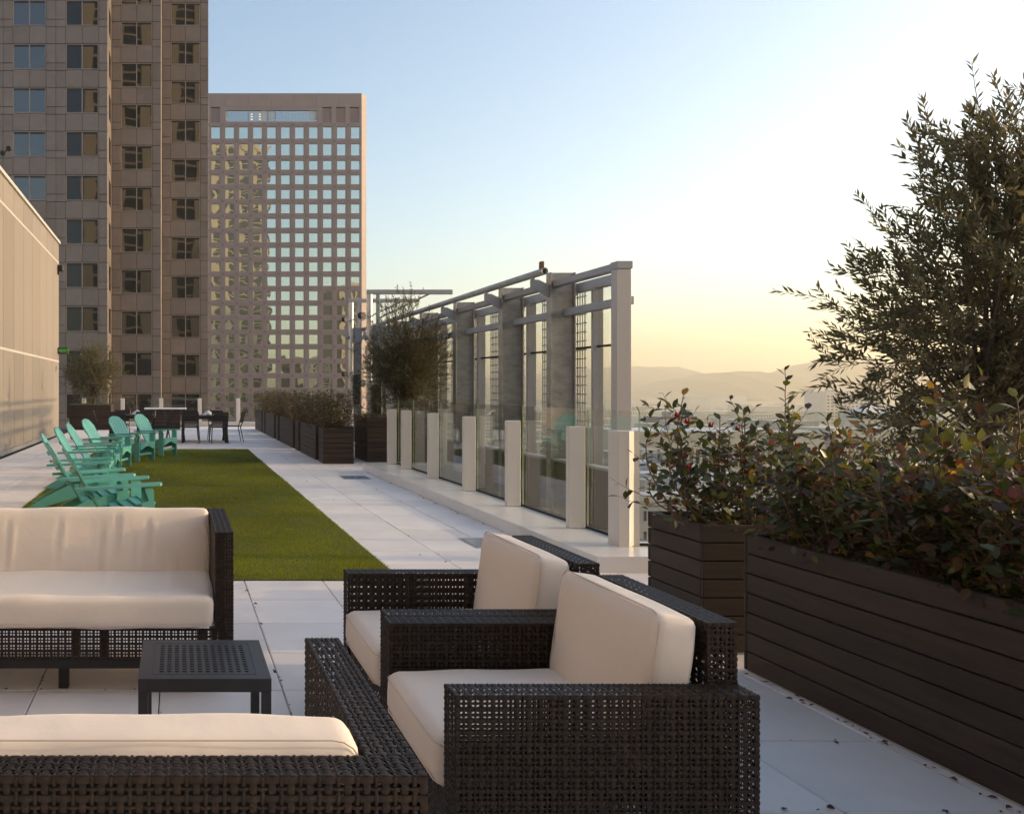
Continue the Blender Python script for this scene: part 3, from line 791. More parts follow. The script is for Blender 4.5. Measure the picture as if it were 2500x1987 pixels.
X_, Y_, Z_ = (1, 0, 0), (0, 1, 0), (0, 0, 1)
def nX(a): return tuple(-q for q in a)
def box_panels(x0, y0, z0, x1, y1, z1, sides):
    out = []
    if 't' in sides: out.append(((x0, y0, z1), X_, Y_, x1 - x0, y1 - y0))
    if 's' in sides: out.append(((x0, y0, z0), X_, Z_, x1 - x0, z1 - z0))            # south (-y)
    if 'n' in sides: out.append(((x1, y1, z0), nX(X_), Z_, x1 - x0, z1 - z0))
    if 'w' in sides: out.append(((x0, y1, z0), nX(Y_), Z_, y1 - y0, z1 - z0))
    if 'e' in sides: out.append(((x1, y0, z0), Y_, Z_, y1 - y0, z1 - z0))
    return out
def edges(mb, x0, y0, z0, x1, y1, z1, r=0.0055):
    c = [(x, y, z) for x in (x0, x1) for y in (y0, y1) for z in (z0, z1)]
    for i in range(8):
        for j in range(i + 1, 8):
            if sum(abs(c[i][k] - c[j][k]) > 1e-6 for k in range(3)) == 1: mb.tube(c[i], c[j], r, n=5)

def cushion_mesh(name, sx, sy, sz, r=0.045, bulge=(0.01, 0.01, 0.02), n=22, wr=None, seed=0):
    rr = np.random.default_rng(seed)
    h = np.array([sx, sy, sz]) / 2; r = min(r, h.min() * 0.95)
    idx = {}; V = []; Fq = []
    def key(p): 
        k = tuple(np.round(p, 6))
        if k not in idx: idx[k] = len(V); V.append(np.array(p))
        return idx[k]
    for a in range(3):
        o1, o2 = [(1, 2), (2, 0), (0, 1)][a]
        na = max(4, int(n * min(1.0, 2 * h[o1] / 0.9))); nb = max(4, int(n * min(1.0, 2 * h[o2] / 0.9)))
        na = n if h[o1] > .3 else 10; nb = n if h[o2] > .3 else 10
        for s in (-1, 1):
            ids = np.zeros((na + 1, nb + 1), int)
            for i in range(na + 1):
                for j in range(nb + 1):
                    p = np.zeros(3); p[a] = s
                    u = -1 + 2 * i / na; v = -1 + 2 * j / nb
                    p[o1] = math.sin(u * math.pi / 2) * 0.55 + u * 0.45; p[o2] = math.sin(v * math.pi / 2) * 0.55 + v * 0.45
                    ids[i, j] = key(p)
            for i in range(na):
                for j in range(nb):
                    q = (ids[i, j], ids[i + 1, j], ids[i + 1, j + 1], ids[i, j + 1])
                    Fq.append(q if s > 0 else q[::-1])
    V = np.array(V)
    B = V * h; C = np.clip(B, -(h - r), h - r); D = B - C; ln = np.linalg.norm(D, axis=1, keepdims=True); ln[ln == 0] = 1
    W = C + D / ln * np.minimum(r, 1e9)
    N = V / np.max(np.abs(V), axis=1, keepdims=True)
    for a in range(3):
        o1, o2 = [i for i in range(3) if i != a]
        f = (1 - V[:, o1] ** 2) * (1 - V[:, o2] ** 2) * np.clip(V[:, a], -1, 1) * (np.abs(V[:, a]) ** 2)
        W[:, a] += bulge[a] * f
    if wr is not None: W = wr(W, V)
    ph = rr.uniform(0, 6.28, 6)
    W += N * (0.0022 * (np.sin(W[:, 0:1] * 17 + ph[0]) * np.sin(W[:, 1:2] * 13 + ph[1]) + np.sin(W[:, 2:3] * 19 + ph[2] + W[:, 0:1] * 7)))
    return mesh_np(name, W, np.array(Fq), m_fabric, None, True)

m_welt = M("fabric_welt", (0.72, 0.60, 0.50), 0.9)
def welt(sx, sy, sz, zf, r, parent, rad=0.0028, plane='xy', off=0.002):
    """piping cord round the edge of a cushion"""
    mb = MB(); pts = []
    hx, hy = sx / 2 + off, sy / 2 + off; rc = min(r, hx, hy)
    for cx, cy_, a0 in ((hx - rc, hy - rc, 0), (-hx + rc, hy - rc, 90), (-hx + rc, -hy + rc, 180), (hx - rc, -hy + rc, 270)):
        for k in range(5):
            a = R(a0 + 90 * k / 4); u, v = cx + rc * math.cos(a), cy_ + rc * math.sin(a)
            pts.append((u, v, zf) if plane == 'xy' else (zf, u, v) if plane == 'yz' else (u, zf, v))
    pts.append(pts[0])
    mb.path(pts, [rad] * len(pts), 5)
    return mb.build("piping", m_welt, parent)

def make_armchair(label, loc):
    D, W, A, AH, BH, BT = 0.866, 0.852, 0.098, 0.62, 0.80, 0.09
    t = thing("wicker_armchair", label, "armchair", loc)
    weave_part("arm_weave", box_panels(0, 0, .075, D, A, AH, 'tswe') + [((D, A, .075), nX(X_), Z_, D, AH - .075)], t)
    weave_part("arm_weave", box_panels(0, W - A, .075, D, W, AH, 'tnwe') + [((0, W - A, .075), X_, Z_, D, AH - .075)], t)
    weave_part("back_weave", box_panels(D - BT, A, .075, D, W - A, BH, 'twe') + box_panels(D - BT, A, AH, D, W - A, BH, 'sn'), t)
    weave_part("base_weave", [((0.012, W - A, .075), nX(Y_), Z_, W - 2 * A, .23)], t)
    fr = MB(); e = 0.006
    edges(fr, e, e, .08, D - e, A - e, AH - e); edges(fr, e, W - A + e, .08, D - e, W - e, AH - e); edges(fr, D - BT + e, A + e, .08, D - e, W - A - e, BH - e)
    fr.box(.03, A, .27, D - BT, W - A, .29)
    for y in (0.02, W - A + 0.02):
        fr.box(.015, y, .06, D - .015, y + .03, .085); fr.box(.30, y + .02, .08, .33, y + .05, AH - .01); fr.box(.58, y + .02, .08, .61, y + .05, AH - .01)
    fr.build("frame", m_wframe, t)
    for x in (.03, D - .08):
        for y in (.03, W - .08): boxpart("leg", x, y, 0, x + .05, y + .05, .075, m_wframe, t, .004)
    sx, sy, sz = .765, W - 2 * A - .012, .165
    c = link("seat_cushion", cushion_mesh("seat_cushion", sx, sy, sz, .042, (.012, .006, .014), 24, None, 3), t, (-.015 + sx / 2, W / 2, .295 + sz / 2))
    welt(sx, sy, sz, sz / 2 - .028, .05, c); welt(sx, sy, sz, -sz / 2 + .02, .05, c)
    bx, by, bz = .135, W - 2 * A - .014, .385
    c = link("back_cushion", cushion_mesh("back_cushion", bx, by, bz, .028, (.016, .006, .006), 24, None, 4), t, (.672, W / 2, .432 + bz / 2), (0, R(8), 0))
    welt(by, bz, bx, -bx / 2 + .012, .045, c, plane='yz')
    return t
make_armchair("dark wicker armchair with cream cushions standing beside the long planter", (0.79, 2.444, 0))
make_armchair("dark wicker armchair with cream cushions standing next to the lawn and access cover", (0.806, 3.306, 0))

def wrinkle(W, V):
    front = V[:, 1] < -0.9
    for (x0, a, b, d, s) in ((-.50, -.8, .6, .007, .014), (-.22, -.6, .8, .005, .012), (.02, -.9, .5, .010, .013), (.10, -.3, .9, .008, .012), (.20, -.9, .2, .006, .011), (.27, -.9, .7, .010, .013), (.36, -.9, -.1, .006, .011), (-.62, -.7, .6, .008, .014), (.46, -.95, -.3, .004, .01)):
        z = V[:, 2]; g = np.exp(-((W[:, 0] - x0 - .02 * z) / s) ** 2) * np.clip((z - a) / .2, 0, 1) * np.clip((b - z) / .2, 0, 1)
        W[:, 1] += np.where(V[:, 1] < -0.5, d * g * 1.0, 0)
        g2 = np.exp(-((W[:, 0] - x0 - .02 * z - s * 1.7) / s) ** 2) * np.clip((z - a) / .2, 0, 1) * np.clip((b - z) / .2, 0, 1)
        W[:, 1] -= np.where(V[:, 1] < -0.5, d * g2 * .7, 0)
    return W

def make_sofa_far():
    x0, x1, y0, y1, A, HH = -2.00, 0.272, 4.15, 4.98, .088, .80
    t = thing("wicker_sofa", "dark wicker sofa with long cream cushions facing the side table", "sofa", (x0, y0, 0))
    L, D = x1 - x0, y1 - y0
    weave_part("arm_weave", box_panels(L - A, 0, .15, L, D - .09, HH, 'tse') + [((L - A, D - .09, .15), nX(Y_), Z_, D - .09, HH - .15)], t)
    weave_part("arm_weave", box_panels(0, 0, .15, A, D - .09, HH, 'tsw') + [((A, 0, .15), Y_, Z_, D - .09, HH - .15)], t)
    weave_part("back_weave", box_panels(0, D - .088, .15, L, D, HH, 'tnswe'), t)
    weave_part("base_weave", [((A, .01, .185), X_, Z_, L - 2 * A, .15)], t)
    fr = MB()
    for (a, b) in ((L - A, L), (0, A)): edges(fr, a + .006, .006, .155, b - .006, D - .01, HH - .006)
    edges(fr, .006, D - .083, .155, L - .006, D - .006, HH - .006)
    fr.box(0, .012, .14, L, .05, .182).box(0, D - .05, .14, L, D - .01, .182).box(.01, .05, .14, .05, D - .05, .18).box(L - .05, .05, .14, L - .01, D - .05, .18)
    for q in (.55, 1.1, 1.65): fr.box(q - .02, .03, .182, q + .02, .06, .33)
    fr.build("frame", m_wframe, t)
    for q in (.12, 1.43 - .02, L - .16):
        for y in (.13, D - .18): boxpart("leg", q, y, 0, q + .05, y + .05, .14, m_wframe, t, .004)
    ca = L - 2 * A - .016
    for k in range(2):
        cw = (.86, ca - .86)[k]; cx = A + .004 + (cw / 2 if k == 0 else .866 + cw / 2)
        c = link("seat_cushion", cushion_mesh("seat_cushion", cw, .73, .155, .034, (.005, .006, .010), 40, None, 5 + k), t, (cx, .355 - .01, .335 + .0775))
        welt(cw, .73, .155, -.058, .04, c)
        c = link("back_cushion", cushion_mesh("back_cushion", cw, .15, .40, .032, (.004, .016, .004), 90, wrinkle, 8 + k), t, (cx, .66, .425 + .20), (R(-7), 0, 0))
    return t
make_sofa_far()

def make_sofa_near():
    x0, x1, y0, y1, A, HH = -1.70, 0.448, 1.535, 2.387, .092, .80
    t = thing("wicker_sofa", "dark wicker sofa with its woven back to the viewer and cream cushion", "sofa", (x0, y0, 0))
    L, D = x1 - x0, y1 - y0
    weave_part("back_weave", box_panels(0, 0, .15, L, .086, HH, 'tsew') + [((L, .086, .15), nX(X_), Z_, L, HH - .15)], t)
    weave_part("arm_weave", box_panels(L - A, .088, .15, L, D, HH, 'tne') + [((L - A, D, .15), nX(Y_), Z_, D - .088, HH - .15)], t)
    weave_part("arm_weave", box_panels(0, .088, .15, A, D, HH, 'tnw'), t)
    weave_part("base_weave", [((L - A, D - .01, .185), nX(X_), Z_, L - 2 * A, .15)], t)
    fr = MB(); edges(fr, .006, .006, .155, L - .006, .08, HH - .006)
    MB().box(.01, .044, .16, L - .15, .046, HH - .02).build("dark_sheet", m_wframe, t)  # dark sheet added inside the back so the weave holes show dark
    for (a, b) in ((L - A, L), (0, A)): edges(fr, a + .006, .092, .155, b - .006, D - .006, HH - .006)
    fr.box(0, .012, .14, L, .05, .15).box(0, D - .05, .14, L, D - .01, .182).box(.01, .05, .14, .05, D - .05, .15)
    fr.build("frame", m_wframe, t)
    for q in (.12, L / 2, L - .16):
        for y in (.13, D - .18): boxpart("leg", q, y, 0, q + .05, y + .05, .14, m_wframe, t, .004)
    cw = (L - 2 * A - .016) / 2
    for k in range(2):
        cx = A + .004 + cw / 2 + k * (cw + .006)
        link("seat_cushion", cushion_mesh("seat_cushion", cw, .73, .155, .04, (.005, .008, .016), 30, None, 25 + k), t, (cx, D - .355, .335 + .0775))
        c = link("back_cushion", cushion_mesh("back_cushion", cw, .15, .39, .036, (.004, .014, .003), 40, None, 28 + k), t, (cx, .176, .432 + .20), (R(5), 0, 0))
        welt(cw, .40, .15, -.066, .055, c, rad=.0018, plane='xz', off=.0005)
    return t
make_sofa_near()

# perforated side table
def make_table():
    S = .48; t = thing("side_table", "small square black side table with perforated top between the sofas", "side table", (-.14, 3.09, 0))
    Z1, Z0 = .45, .442
    n = 12; a, b = .075, S - .075; p = (b - a) / (n - .45); hx, hy = p * .55, p * .55
    xs = [0.0] ; 
    for i in range(n): xs += [a + i * p, a + i * p + hx]
    xs.append(S); m = MB(); K = len(xs)
    for j in range(K - 1):
        for i in range(K - 1):
            if i % 2 == 1 and j % 2 == 1: continue
            x0_, x1_, y0_, y1_ = xs[i], xs[i + 1], xs[j], xs[j + 1]
            m.add([(x0_, y0_, Z1), (x1_, y0_, Z1), (x1_, y1_, Z1), (x0_, y1_, Z1)], [(0, 1, 2, 3)])
            m.add([(x0_, y0_, Z0), (x1_, y0_, Z0), (x1_, y1_, Z0), (x0_, y1_, Z0)], [(3, 2, 1, 0)])
    for i in range(n):
        for j in range(n):
            x0_, x1_, y0_, y1_ = xs[2 * i + 1], xs[2 * i + 2], xs[2 * j + 1], xs[2 * j + 2]
            c = [(x0_, y0_), (x1_, y0_), (x1_, y1_), (x0_, y1_)]
            for k in range(4):
                q, w = c[k], c[(k + 1) % 4]; m.add([(*q, Z0), (*w, Z0), (*w, Z1), (*q, Z1)], [(3, 2, 1, 0)])
    m.build("table_top", m_table, t)
    e = MB(); e.box(0, 0, .402, S, .012, .4505, .002).box(0, S - .012, .402, S, S, .4505, .002).box(0, .0121, .402, .012, S - .0121, .4505, .002).box(S - .012, .0121, .402, S, S - .0121, .4505, .002)
    e.build("apron", m_table, t)
    g = MB()
    for (q0, q1, q2, q3) in ((.05, .05, S - .05, .0515), (.05, S - .0515, S - .05, S - .05), (.05, .0516, .0515, S - .0516), (S - .0515, .0516, S - .05, S - .0516)): g.box(q0, q1, Z1 + .0002, q2, q3, Z1 + .0008)
    g.build("inset_line", m_black, t)
    for x in (0, S - .036):
        for y in (0, S - .036): boxpart("leg", x + .0005, y + .0005, 0, x + .0355, y + .0355, .403, m_table, t, .002)
make_table()

# ------------------------------------------------------------------ teal adirondack chairs
def make_adirondack():
    t = thing("adirondack_chair", "x", "chair")
    def part(name, mb): return mb.build(name, m_teal, t)
    # side stringers
    sp = [(0.02, .36), (0.02, .22), (-.30, .15), (-.62, .055), (-.80, 0.0), (-.98, 0.0), (-.90, .045), (-.70, .16), (-.45, .285), (-.2, .345)]
    for y in (-.262, .262): part("side_rail", MB().prism(sp, 1, y - .0125, y + .0125))
    for s in (-1, 1):
        y = s * .29
        part("front_leg", MB().prism([(-.115, 0), (.005, 0), (.005, .50), (-.03, .545), (-.115, .541)], 1, y - .0125, y + .0125))
        # arm with rounded ends
        pl = [(.06, -.05), (.075, -.025), (.075, .035), (.05, .062), (-.30, .068), (-.62, .045), (-.74, .03), (-.745, -.02), (-.70, -.05), (-.30, -.065)]
        am = MB().prism([(x, s * (.315 + q)) for x, q in pl], 2, .551, .577); am.v = [(x, yv, z + (x - .075) * .045) for x, yv, z in am.v]; part("arm", am)
        part("arm_bracket", MB().prism([(-.10, .545), (-.02, .545), (-.05, .40)], 1, s * .303 - .0 + (0 if s > 0 else -.035), s * .303 + (.035 if s > 0 else 0)))
    for k in range(5):
        x1 = .03 - k * .098; z = .362 - .014 * k - .003 * k * k
        o = part("seat_slat", MB().box(x1 - .092, -.275, z, x1, .275, z + .022, .004))
    # arched front apron and stretcher
    ap = [(-.277, .36), (-.277, .24), (-.20, .245)] + [(-.20 + .4 * i / 8, .245 + .055 * math.sin(math.pi * i / 8)) for i in range(9)] + [(.277, .24), (.277, .36)]
    part("front_apron", MB().prism(ap, 0, -.004, .020))
    part("foot_stretcher", MB().box(-.07, -.277, .115, -.045, .277, .155, .003))
    # fan back
    a = R(30.7); o = Vector((-.44, 0, .255)); td = Vector((-math.sin(a), 0, math.cos(a))); nd = Vector((math.cos(a), 0, math.sin(a)))
    n = 6
    for k in range(n):
        s0b, s1b = -.235 + .47 * k / n + .0045, -.235 + .47 * (k + 1) / n - .0045
        s0t, s1t = -.285 + .57 * k / n + .0055, -.285 + .57 * (k + 1) / n - .0055
        pts = [(s0b, 0), (s1b, 0)]
        def top(s): return .754 - 1.1 * s * s - max(0, abs(s) - .19) * .75
        for i in range(5):
            f = i / 4; s = s1t + (s0t - s1t) * f; pts.append((s, top(s)))
        vs = []
        for off in (0.0, -.02):
            for (s, q) in pts:
                p = o + td * q + nd * off; vs.append((p.x, s, p.z))
        m = len(pts)
        fs = [tuple(range(m)), tuple(range(2 * m - 1, m - 1, -1))] + [(i, m + i, m + (i + 1) % m, (i + 1) % m) for i in range(m)]
        MB().add(vs, fs).build("back_slat", m_teal, t)
    for q, w, th in ((.50, .26, .05), (.30, .33, .06)):
        p0 = o + td * q - nd * .0205
        poly = []
        m = MB(); prof = [(-w, 0), (w, 0), (w * .9, -.022), (w * .5, -.040), (-w * .5, -.040), (-w * .9, -.022)]
        vs = []
        for tt in (-th / 2, th / 2):
            for (y, d) in prof:
                p = p0 + td * tt + nd * d; vs.append((p.x, y, p.z))
        k = len(prof); fs = [(i, (i + 1) % k, k + (i + 1) % k, k + i) for i in range(k)] + [tuple(range(k - 1, -1, -1)), tuple(range(k, 2 * k))]
        m.add(vs, fs).build("back_brace", m_teal, t)
    return t
ad0 = make_adirondack()
_o = ("teal adirondack chair closest to the wicker sofa", "second teal adirondack chair counting from the wicker sofa", "third teal adirondack chair counting from the wicker sofa", "fourth teal adirondack chair counting from the wicker sofa",
      "fourth teal adirondack chair counting from the dining tables", "third teal adirondack chair counting from the dining tables", "second teal adirondack chair counting from the dining tables", "teal adirondack chair closest to the dining tables")
AD = [(x, y, a, lb) for (x, y, a), lb in zip(((-.22, 8.55, 13), (-.516, 9.43, 13), (-.82, 11.0, 5), (-.93, 12.95, -2), (-.93, 14.3, -4), (-.89, 16.2, -15), (-.55, 17.65, -30), (-.09, 19.1, -30)), _o)]
for i, (x, y, a, lb) in enumerate(AD):
    o = ad0 if i == 0 else copy_tree(ad0)
    o.location = (x - .075 * math.cos(R(a)), y - .075 * math.sin(R(a)), .022); o.rotation_euler = (0, 0, R(a)); o["label"] = lb; o["group"] = "teal adirondack chairs on the lawn"

# ------------------------------------------------------------------ dining sets at the far end
def make_dchair():
    t = thing("dining_chair", "x", "chair")
    MB().box(-.22, -.23, .43, .22, .22, .455, .01).build("seat", m_dining, t)
    b = MB()
    for k in range(6): b.box(-.215, -.285 - .011 * k, .54 + .052 * k, .215, -.262 - .011 * k, .586 + .052 * k, .004)
    b.build("backrest", m_dining, t)
    b = MB()
    for s in (-1, 1): b.tube((s * .215, -.22, .44), (s * .22, -.335, .85), .014, n=6)
    b.tube((-.22, -.335, .85), (.22, -.335, .85), .018, n=6); b.build("back_frame", m_dining, t)
    for s in (-1, 1):
        MB().tube((s * .20, .19, .44), (s * .235, .25, 0), .016, .011, n=6).build("leg", m_dining, t)
        MB().tube((s * .20, -.20, .44), (s * .235, -.29, 0), .016, .011, n=6).build("leg", m_dining, t)
    return t
def make_dtable(label, loc):
    t = thing("dining_table", label, "table", loc)
    m = MB()
    for k in range(9): m.box(-.66, -.62 + k * .138, .725, .66, -.62 + k * .138 + .132, .75, .004)
    m.build("table_top", m_dining, t)
    MB().box(-.62, -.58, .66, .62, -.555, .722).box(-.62, .555, .66, .62, .58, .722).box(-.62, -.55, .66, -.595, .55, .722).box(.595, -.55, .66, .62, .55, .722).build("apron", m_dining, t)
    for x in (-.60, .60):
        for y in (-.56, .56): MB().box(x - .04, y - .04, 0, x + .04, y + .04, .658, .004).build("leg", m_dining, t)
    return t
dc0 = make_dchair(); first = True
GD = "charcoal dining chairs"
for (tx, ty, lb, who) in ((-1.28, 24.9, "charcoal square dining table close to the olive tree by the panelled wall", "by the panelled wall"), (.77, 24.4, "charcoal square dining table close to the walkway hedge", "by the walkway hedge")):
    make_dtable(lb, (tx, ty, 0))
    seats = [(-.38, -.66, 0, "wall side with back to lawn"), (.38, -.66, 0, "hedge side with back to lawn"), (-.38, .68, 180, "wall side facing the lawn"), (.38, .68, 180, "hedge side facing the lawn"), (-.80, .0, -90, "sideways on the wall end"), (.80, .05, 90, "sideways on the hedge end")]
    for (dx, dy, a, how) in seats:
        o = dc0 if first else copy_tree(dc0); first = False
        o.location = (tx + dx, ty + dy, 0); o.rotation_euler = (0, 0, R(a + random.uniform(-6, 6)))
        o["label"] = "charcoal dining chair %s at the table %s" % (how, who); o["group"] = GD
    cloth = MB(); n = 9
    v = []; 
    for j in range(n):
        for i in range(n):
            u, w = i / (n - 1) * 2 - 1, j / (n - 1) * 2 - 1
            v.append((u * .17, w * .12, .754 + max(0, .13 * (1 - abs(u) ** 1.3 - abs(w) ** 2 * .8)) + random.uniform(0, .012)))
    cloth.add(v, [(j * n + i, j * n + i + 1, (j + 1) * n + i + 1, (j + 1) * n + i) for j in range(n - 1) for i in range(n - 1)])
    co = cloth.build("folded_cloth", m_white, None, (tx + .12, ty + .15, 0), True); tag(co, "crumpled white cloth lying on the dining table " + who, "cloth")
ct = thing("counter_table", "long counter with a pale top and dark boxed base behind the dining chairs", "counter", (-.42, 31.9, 0))
boxpart("counter_top", -.78, -.45, .75, .78, .45, .80, m_white, ct, .008)
for k in range(7): boxpart("slat", -.42, -.40, .02 + k * .103, .55, .40, .02 + k * .103 + .097, m_slat, ct, .004)
boxpart("plinth", -.40, -.38, 0, .53, .38, .018, m_black, ct)

# ------------------------------------------------------------------ steel and glass wind screen
ws = thing("wind_screen", "tall grey steel and glass wind screen with galvanised columns at the roof edge", "screen", (5.6, 11.0, -.55))
def S3(x, y, z): return (x - 5.6, y - 11.0, z + .55)
def sbox(name, x0, y0, z0, x1, y1, z1, mat, bev=.004):
    a = S3(x0, y0, z0); b = S3(x1, y1, z1); return boxpart(name, *a, *b, mat, ws, bev)
cols = [12.9, 14.83, 17.27, 19.67, 22.1, 24.5]
for y in cols:
    c = sbox("column", 5.6, y, -.55, 5.94, y + .03, 3.235, m_galv)
    link("flange", boxmesh("flange", .02, .16, 3.785, m_galv, .003), c, (-.0205, -.06, 0))
    link("flange", boxmesh("flange", .02, .16, 3.785, m_galv, .003), c, (.3405, -.06, 0))
    # bracket to the tube rail
    MB().prism([(5.575, 2.86), (5.575, 3.05), (5.42, 3.13), (5.30, 3.13), (5.30, 3.02), (5.36, 2.98)], 1, y - .012, y + .012).build("bracket", m_steelpaint, ws, tuple(-q for q in (5.6, 11.0, -.55)))
    MB().tube(S3(5.34, y, 3.12), S3(5.34, y, 3.16), .03, n=8).build("saddle", m_steelpaint, ws)
    MB().prism([(5.96, 2.80), (5.96, 3.10), (6.12, 3.10), (6.12, 2.96), (6.06, 2.88)], 1, y + .2, y + .22).build("bracket", m_steelpaint, ws, tuple(-q for q in (5.6, 11.0, -.55)))
rail = MB(); n = 14
pr = []
for k in range(n): a = 2 * math.pi * k / n; pr.append((5.35 + .052 * math.cos(a), 3.205 + .052 * math.sin(a)))
pi_ = [(5.35 + .044 * math.cos(2 * math.pi * k / n), 3.205 + .044 * math.sin(2 * math.pi * k / n)) for k in range(n)]
vs = []
for (q, yv) in ((pr, 12.5), (pr, 27.5), (pi_, 12.5), (pi_, 27.5)): vs += [(p[0], yv, p[1]) for p in q]
fs = [(i, (i + 1) % n, n + (i + 1) % n, n + i) for i in range(n)] + [(2 * n + i, 3 * n + i, 3 * n + (i + 1) % n, 2 * n + (i + 1) % n) for i in range(n)] + [(i, 2 * n + i, 2 * n + (i + 1) % n, (i + 1) % n) for i in range(n)]
tr = MB().add(vs, fs).build("tube_rail", m_galv, ws, tuple(-q for q in (5.6, 11.0, -.55)), True)
MB().box(*S3(5.325, 12.58, 3.25), *S3(5.375, 12.66, 3.36), .006).build("stub_pipe", m_rust, ws)
for a_, b_ in zip([11.13] + cols, cols + [26.5]):
    p_ = sbox("parapet_panel", 5.64, a_ + .04, -.55, 5.70, b_ - .04, .42, M("parapet_dark", (0.11, 0.098, 0.085), 0.6, var=.12, scale=2), 0)
    link("coping", boxmesh("coping", .16, round(b_ - a_ - .08, 3), .035, m_steelpaint), p_, (-.05, 0, .972))
# end post, beams and mullions
sbox("end_post", 5.60, 10.95, -.55, 5.785, 11.10, 3.02, M("pale_end_post", (0.52, 0.47, 0.44), 0.45), .004)
sbox("end_cap", 5.60, 10.94, 3.025, 5.80, 11.12, 3.12, m_steelpaint)
sbox("top_beam", 5.62, 11.125, 3.02, 5.76, 26.5, 3.11, m_steelpaint)
sbox("middle_beam", 5.79, 11.10, 2.585, 5.90, 12.9, 2.69, m_steelpaint)
for a, b in zip(cols, cols[1:] + [26.5]): sbox("middle_beam", 5.79, a + .035, 2.585, 5.90, b - .002, 2.69, m_steelpaint)
sbox("outer_beam", 6.02, 11.7, 2.94, 6.12, 26.5, 3.08, m_steelpaint)
mul = [12.3, 14.6, 17.0, 19.4, 21.8, 24.2, 26.3]
for y in mul: sbox("mullion", 5.95, y, -.55, 6.10, y + .06, 2.935, m_steelpaint)
yy_ = [11.62] + mul
for a, b in zip(yy_[:-1], yy_[1:]):
    for (z0, z1) in ((-.4, 2.085), (2.115, 2.935)):
        sbox("glass_pane", 6.015, a + .07, z0, 6.03, b - .01, z1, m_glass, 0)
    sbox("transom", 6.0, a + .065, 2.085, 6.05, b - .005, 2.115, m_gasket, 0)
    # ladder grille outside the glass
    for gcen, w in (((a + .9, .40), (b - .3, .40)) if b - a > 1.5 else ((b - .28, .26),)):
     g = MB()
     for k in range(6): g.box(6.16, gcen - w / 2 + k * w / 5 - .007, -.4, 6.174, gcen - w / 2 + k * w / 5 + .007, 2.95)
     z = -.35
     while z < 2.95: g.box(6.176, gcen - w / 2 - .01, z, 6.19, gcen + w / 2 + .01, z + .018); z += .135
     g.build("ladder_grille", m_steelpaint, ws, tuple(-q for q in (5.6, 11.0, -.55)))

# davit masts of the window cleaning rig
def davit(label, x, y, top, boom, s=1.0):
    t = thing("roof_davit", label, "davit", (x, y, 0))
    MB().box(-.16, -.16, 0, .16, .16, .03, .004).build("base_plate", m_galv, t)
    MB().tube((0, 0, .03), (0, 0, top), .07, n=16).build("mast", m_alum, t, smooth=False)
    MB().box(-.06, -.05, top + .004, boom, .05, top + .11, .006).build("boom", m_steelpaint, t)
    MB().box(.16, -.04, top - 1.1, .23, .04, top + .002, .004).build("hanger", m_steelpaint, t)
    MB().tube((.2, 0, top - .55), (boom * .72, 0, top + .01), .022, n=6).build("strut", m_steelpaint, t)
    for z in (top - .50, top - 2.05):
        a = MB().tube((.06, -.09, z), (-.20, -.12, z + .01), .02, n=8); a.build("roller_arm", m_alum, t)
        MB().tube((-.17, -.16, z + .01), (-.23, -.06, z + .01), .075, n=14).build("roller", m_black, t)
    MB().box(.10, -.10, top - 1.15, .30, .12, top - .70, .02).tube((-.12, 0, top - 1.0), (.1, 0, top - .95), .055, n=10).build("winch", m_greymetal, t)
    MB().box(.08, .02, .03, .30, .22, top - 1.16, .004).build("riser", m_greymetal, t)
    MB().box(.10, -.16, top - 2.9, .26, .0, top - 2.05, .03).build("hose_bag", m_black, t)
davit("silver roof davit mast with black rollers rising behind the olive tree", 4.42, 19.75, 3.66, 1.9)
davit("silver roof davit mast with black rollers between the hedge and the olive tree", 4.98, 24.6, 3.96, 1.95)
pd = thing("roof_davit", "short davit head with black rollers above the panelled penthouse wall", "davit", (-4.12, 18.9, 6.36))
MB().tube((0, 0, 0), (0, 0, .34), .055, n=12).build("mast", m_alum, pd)
MB().box(-.5, -.05, .345, .10, .05, .40, .01).build("boom", m_greymetal, pd)
MB().tube((.10, 0, .36), (.30, .02, .30), .022, n=8).build("roller_arm", m_alum, pd)
MB().tube((.29, -.03, .30), (.29, .05, .30), .055, n=12).build("roller", m_black, pd)
MB().tube((.42, -.03, .41), (.42, .05, .41), .055, n=12).tube((.30, .02, .30), (.42, .02, .41), .012, n=6).build("roller", m_black, pd)

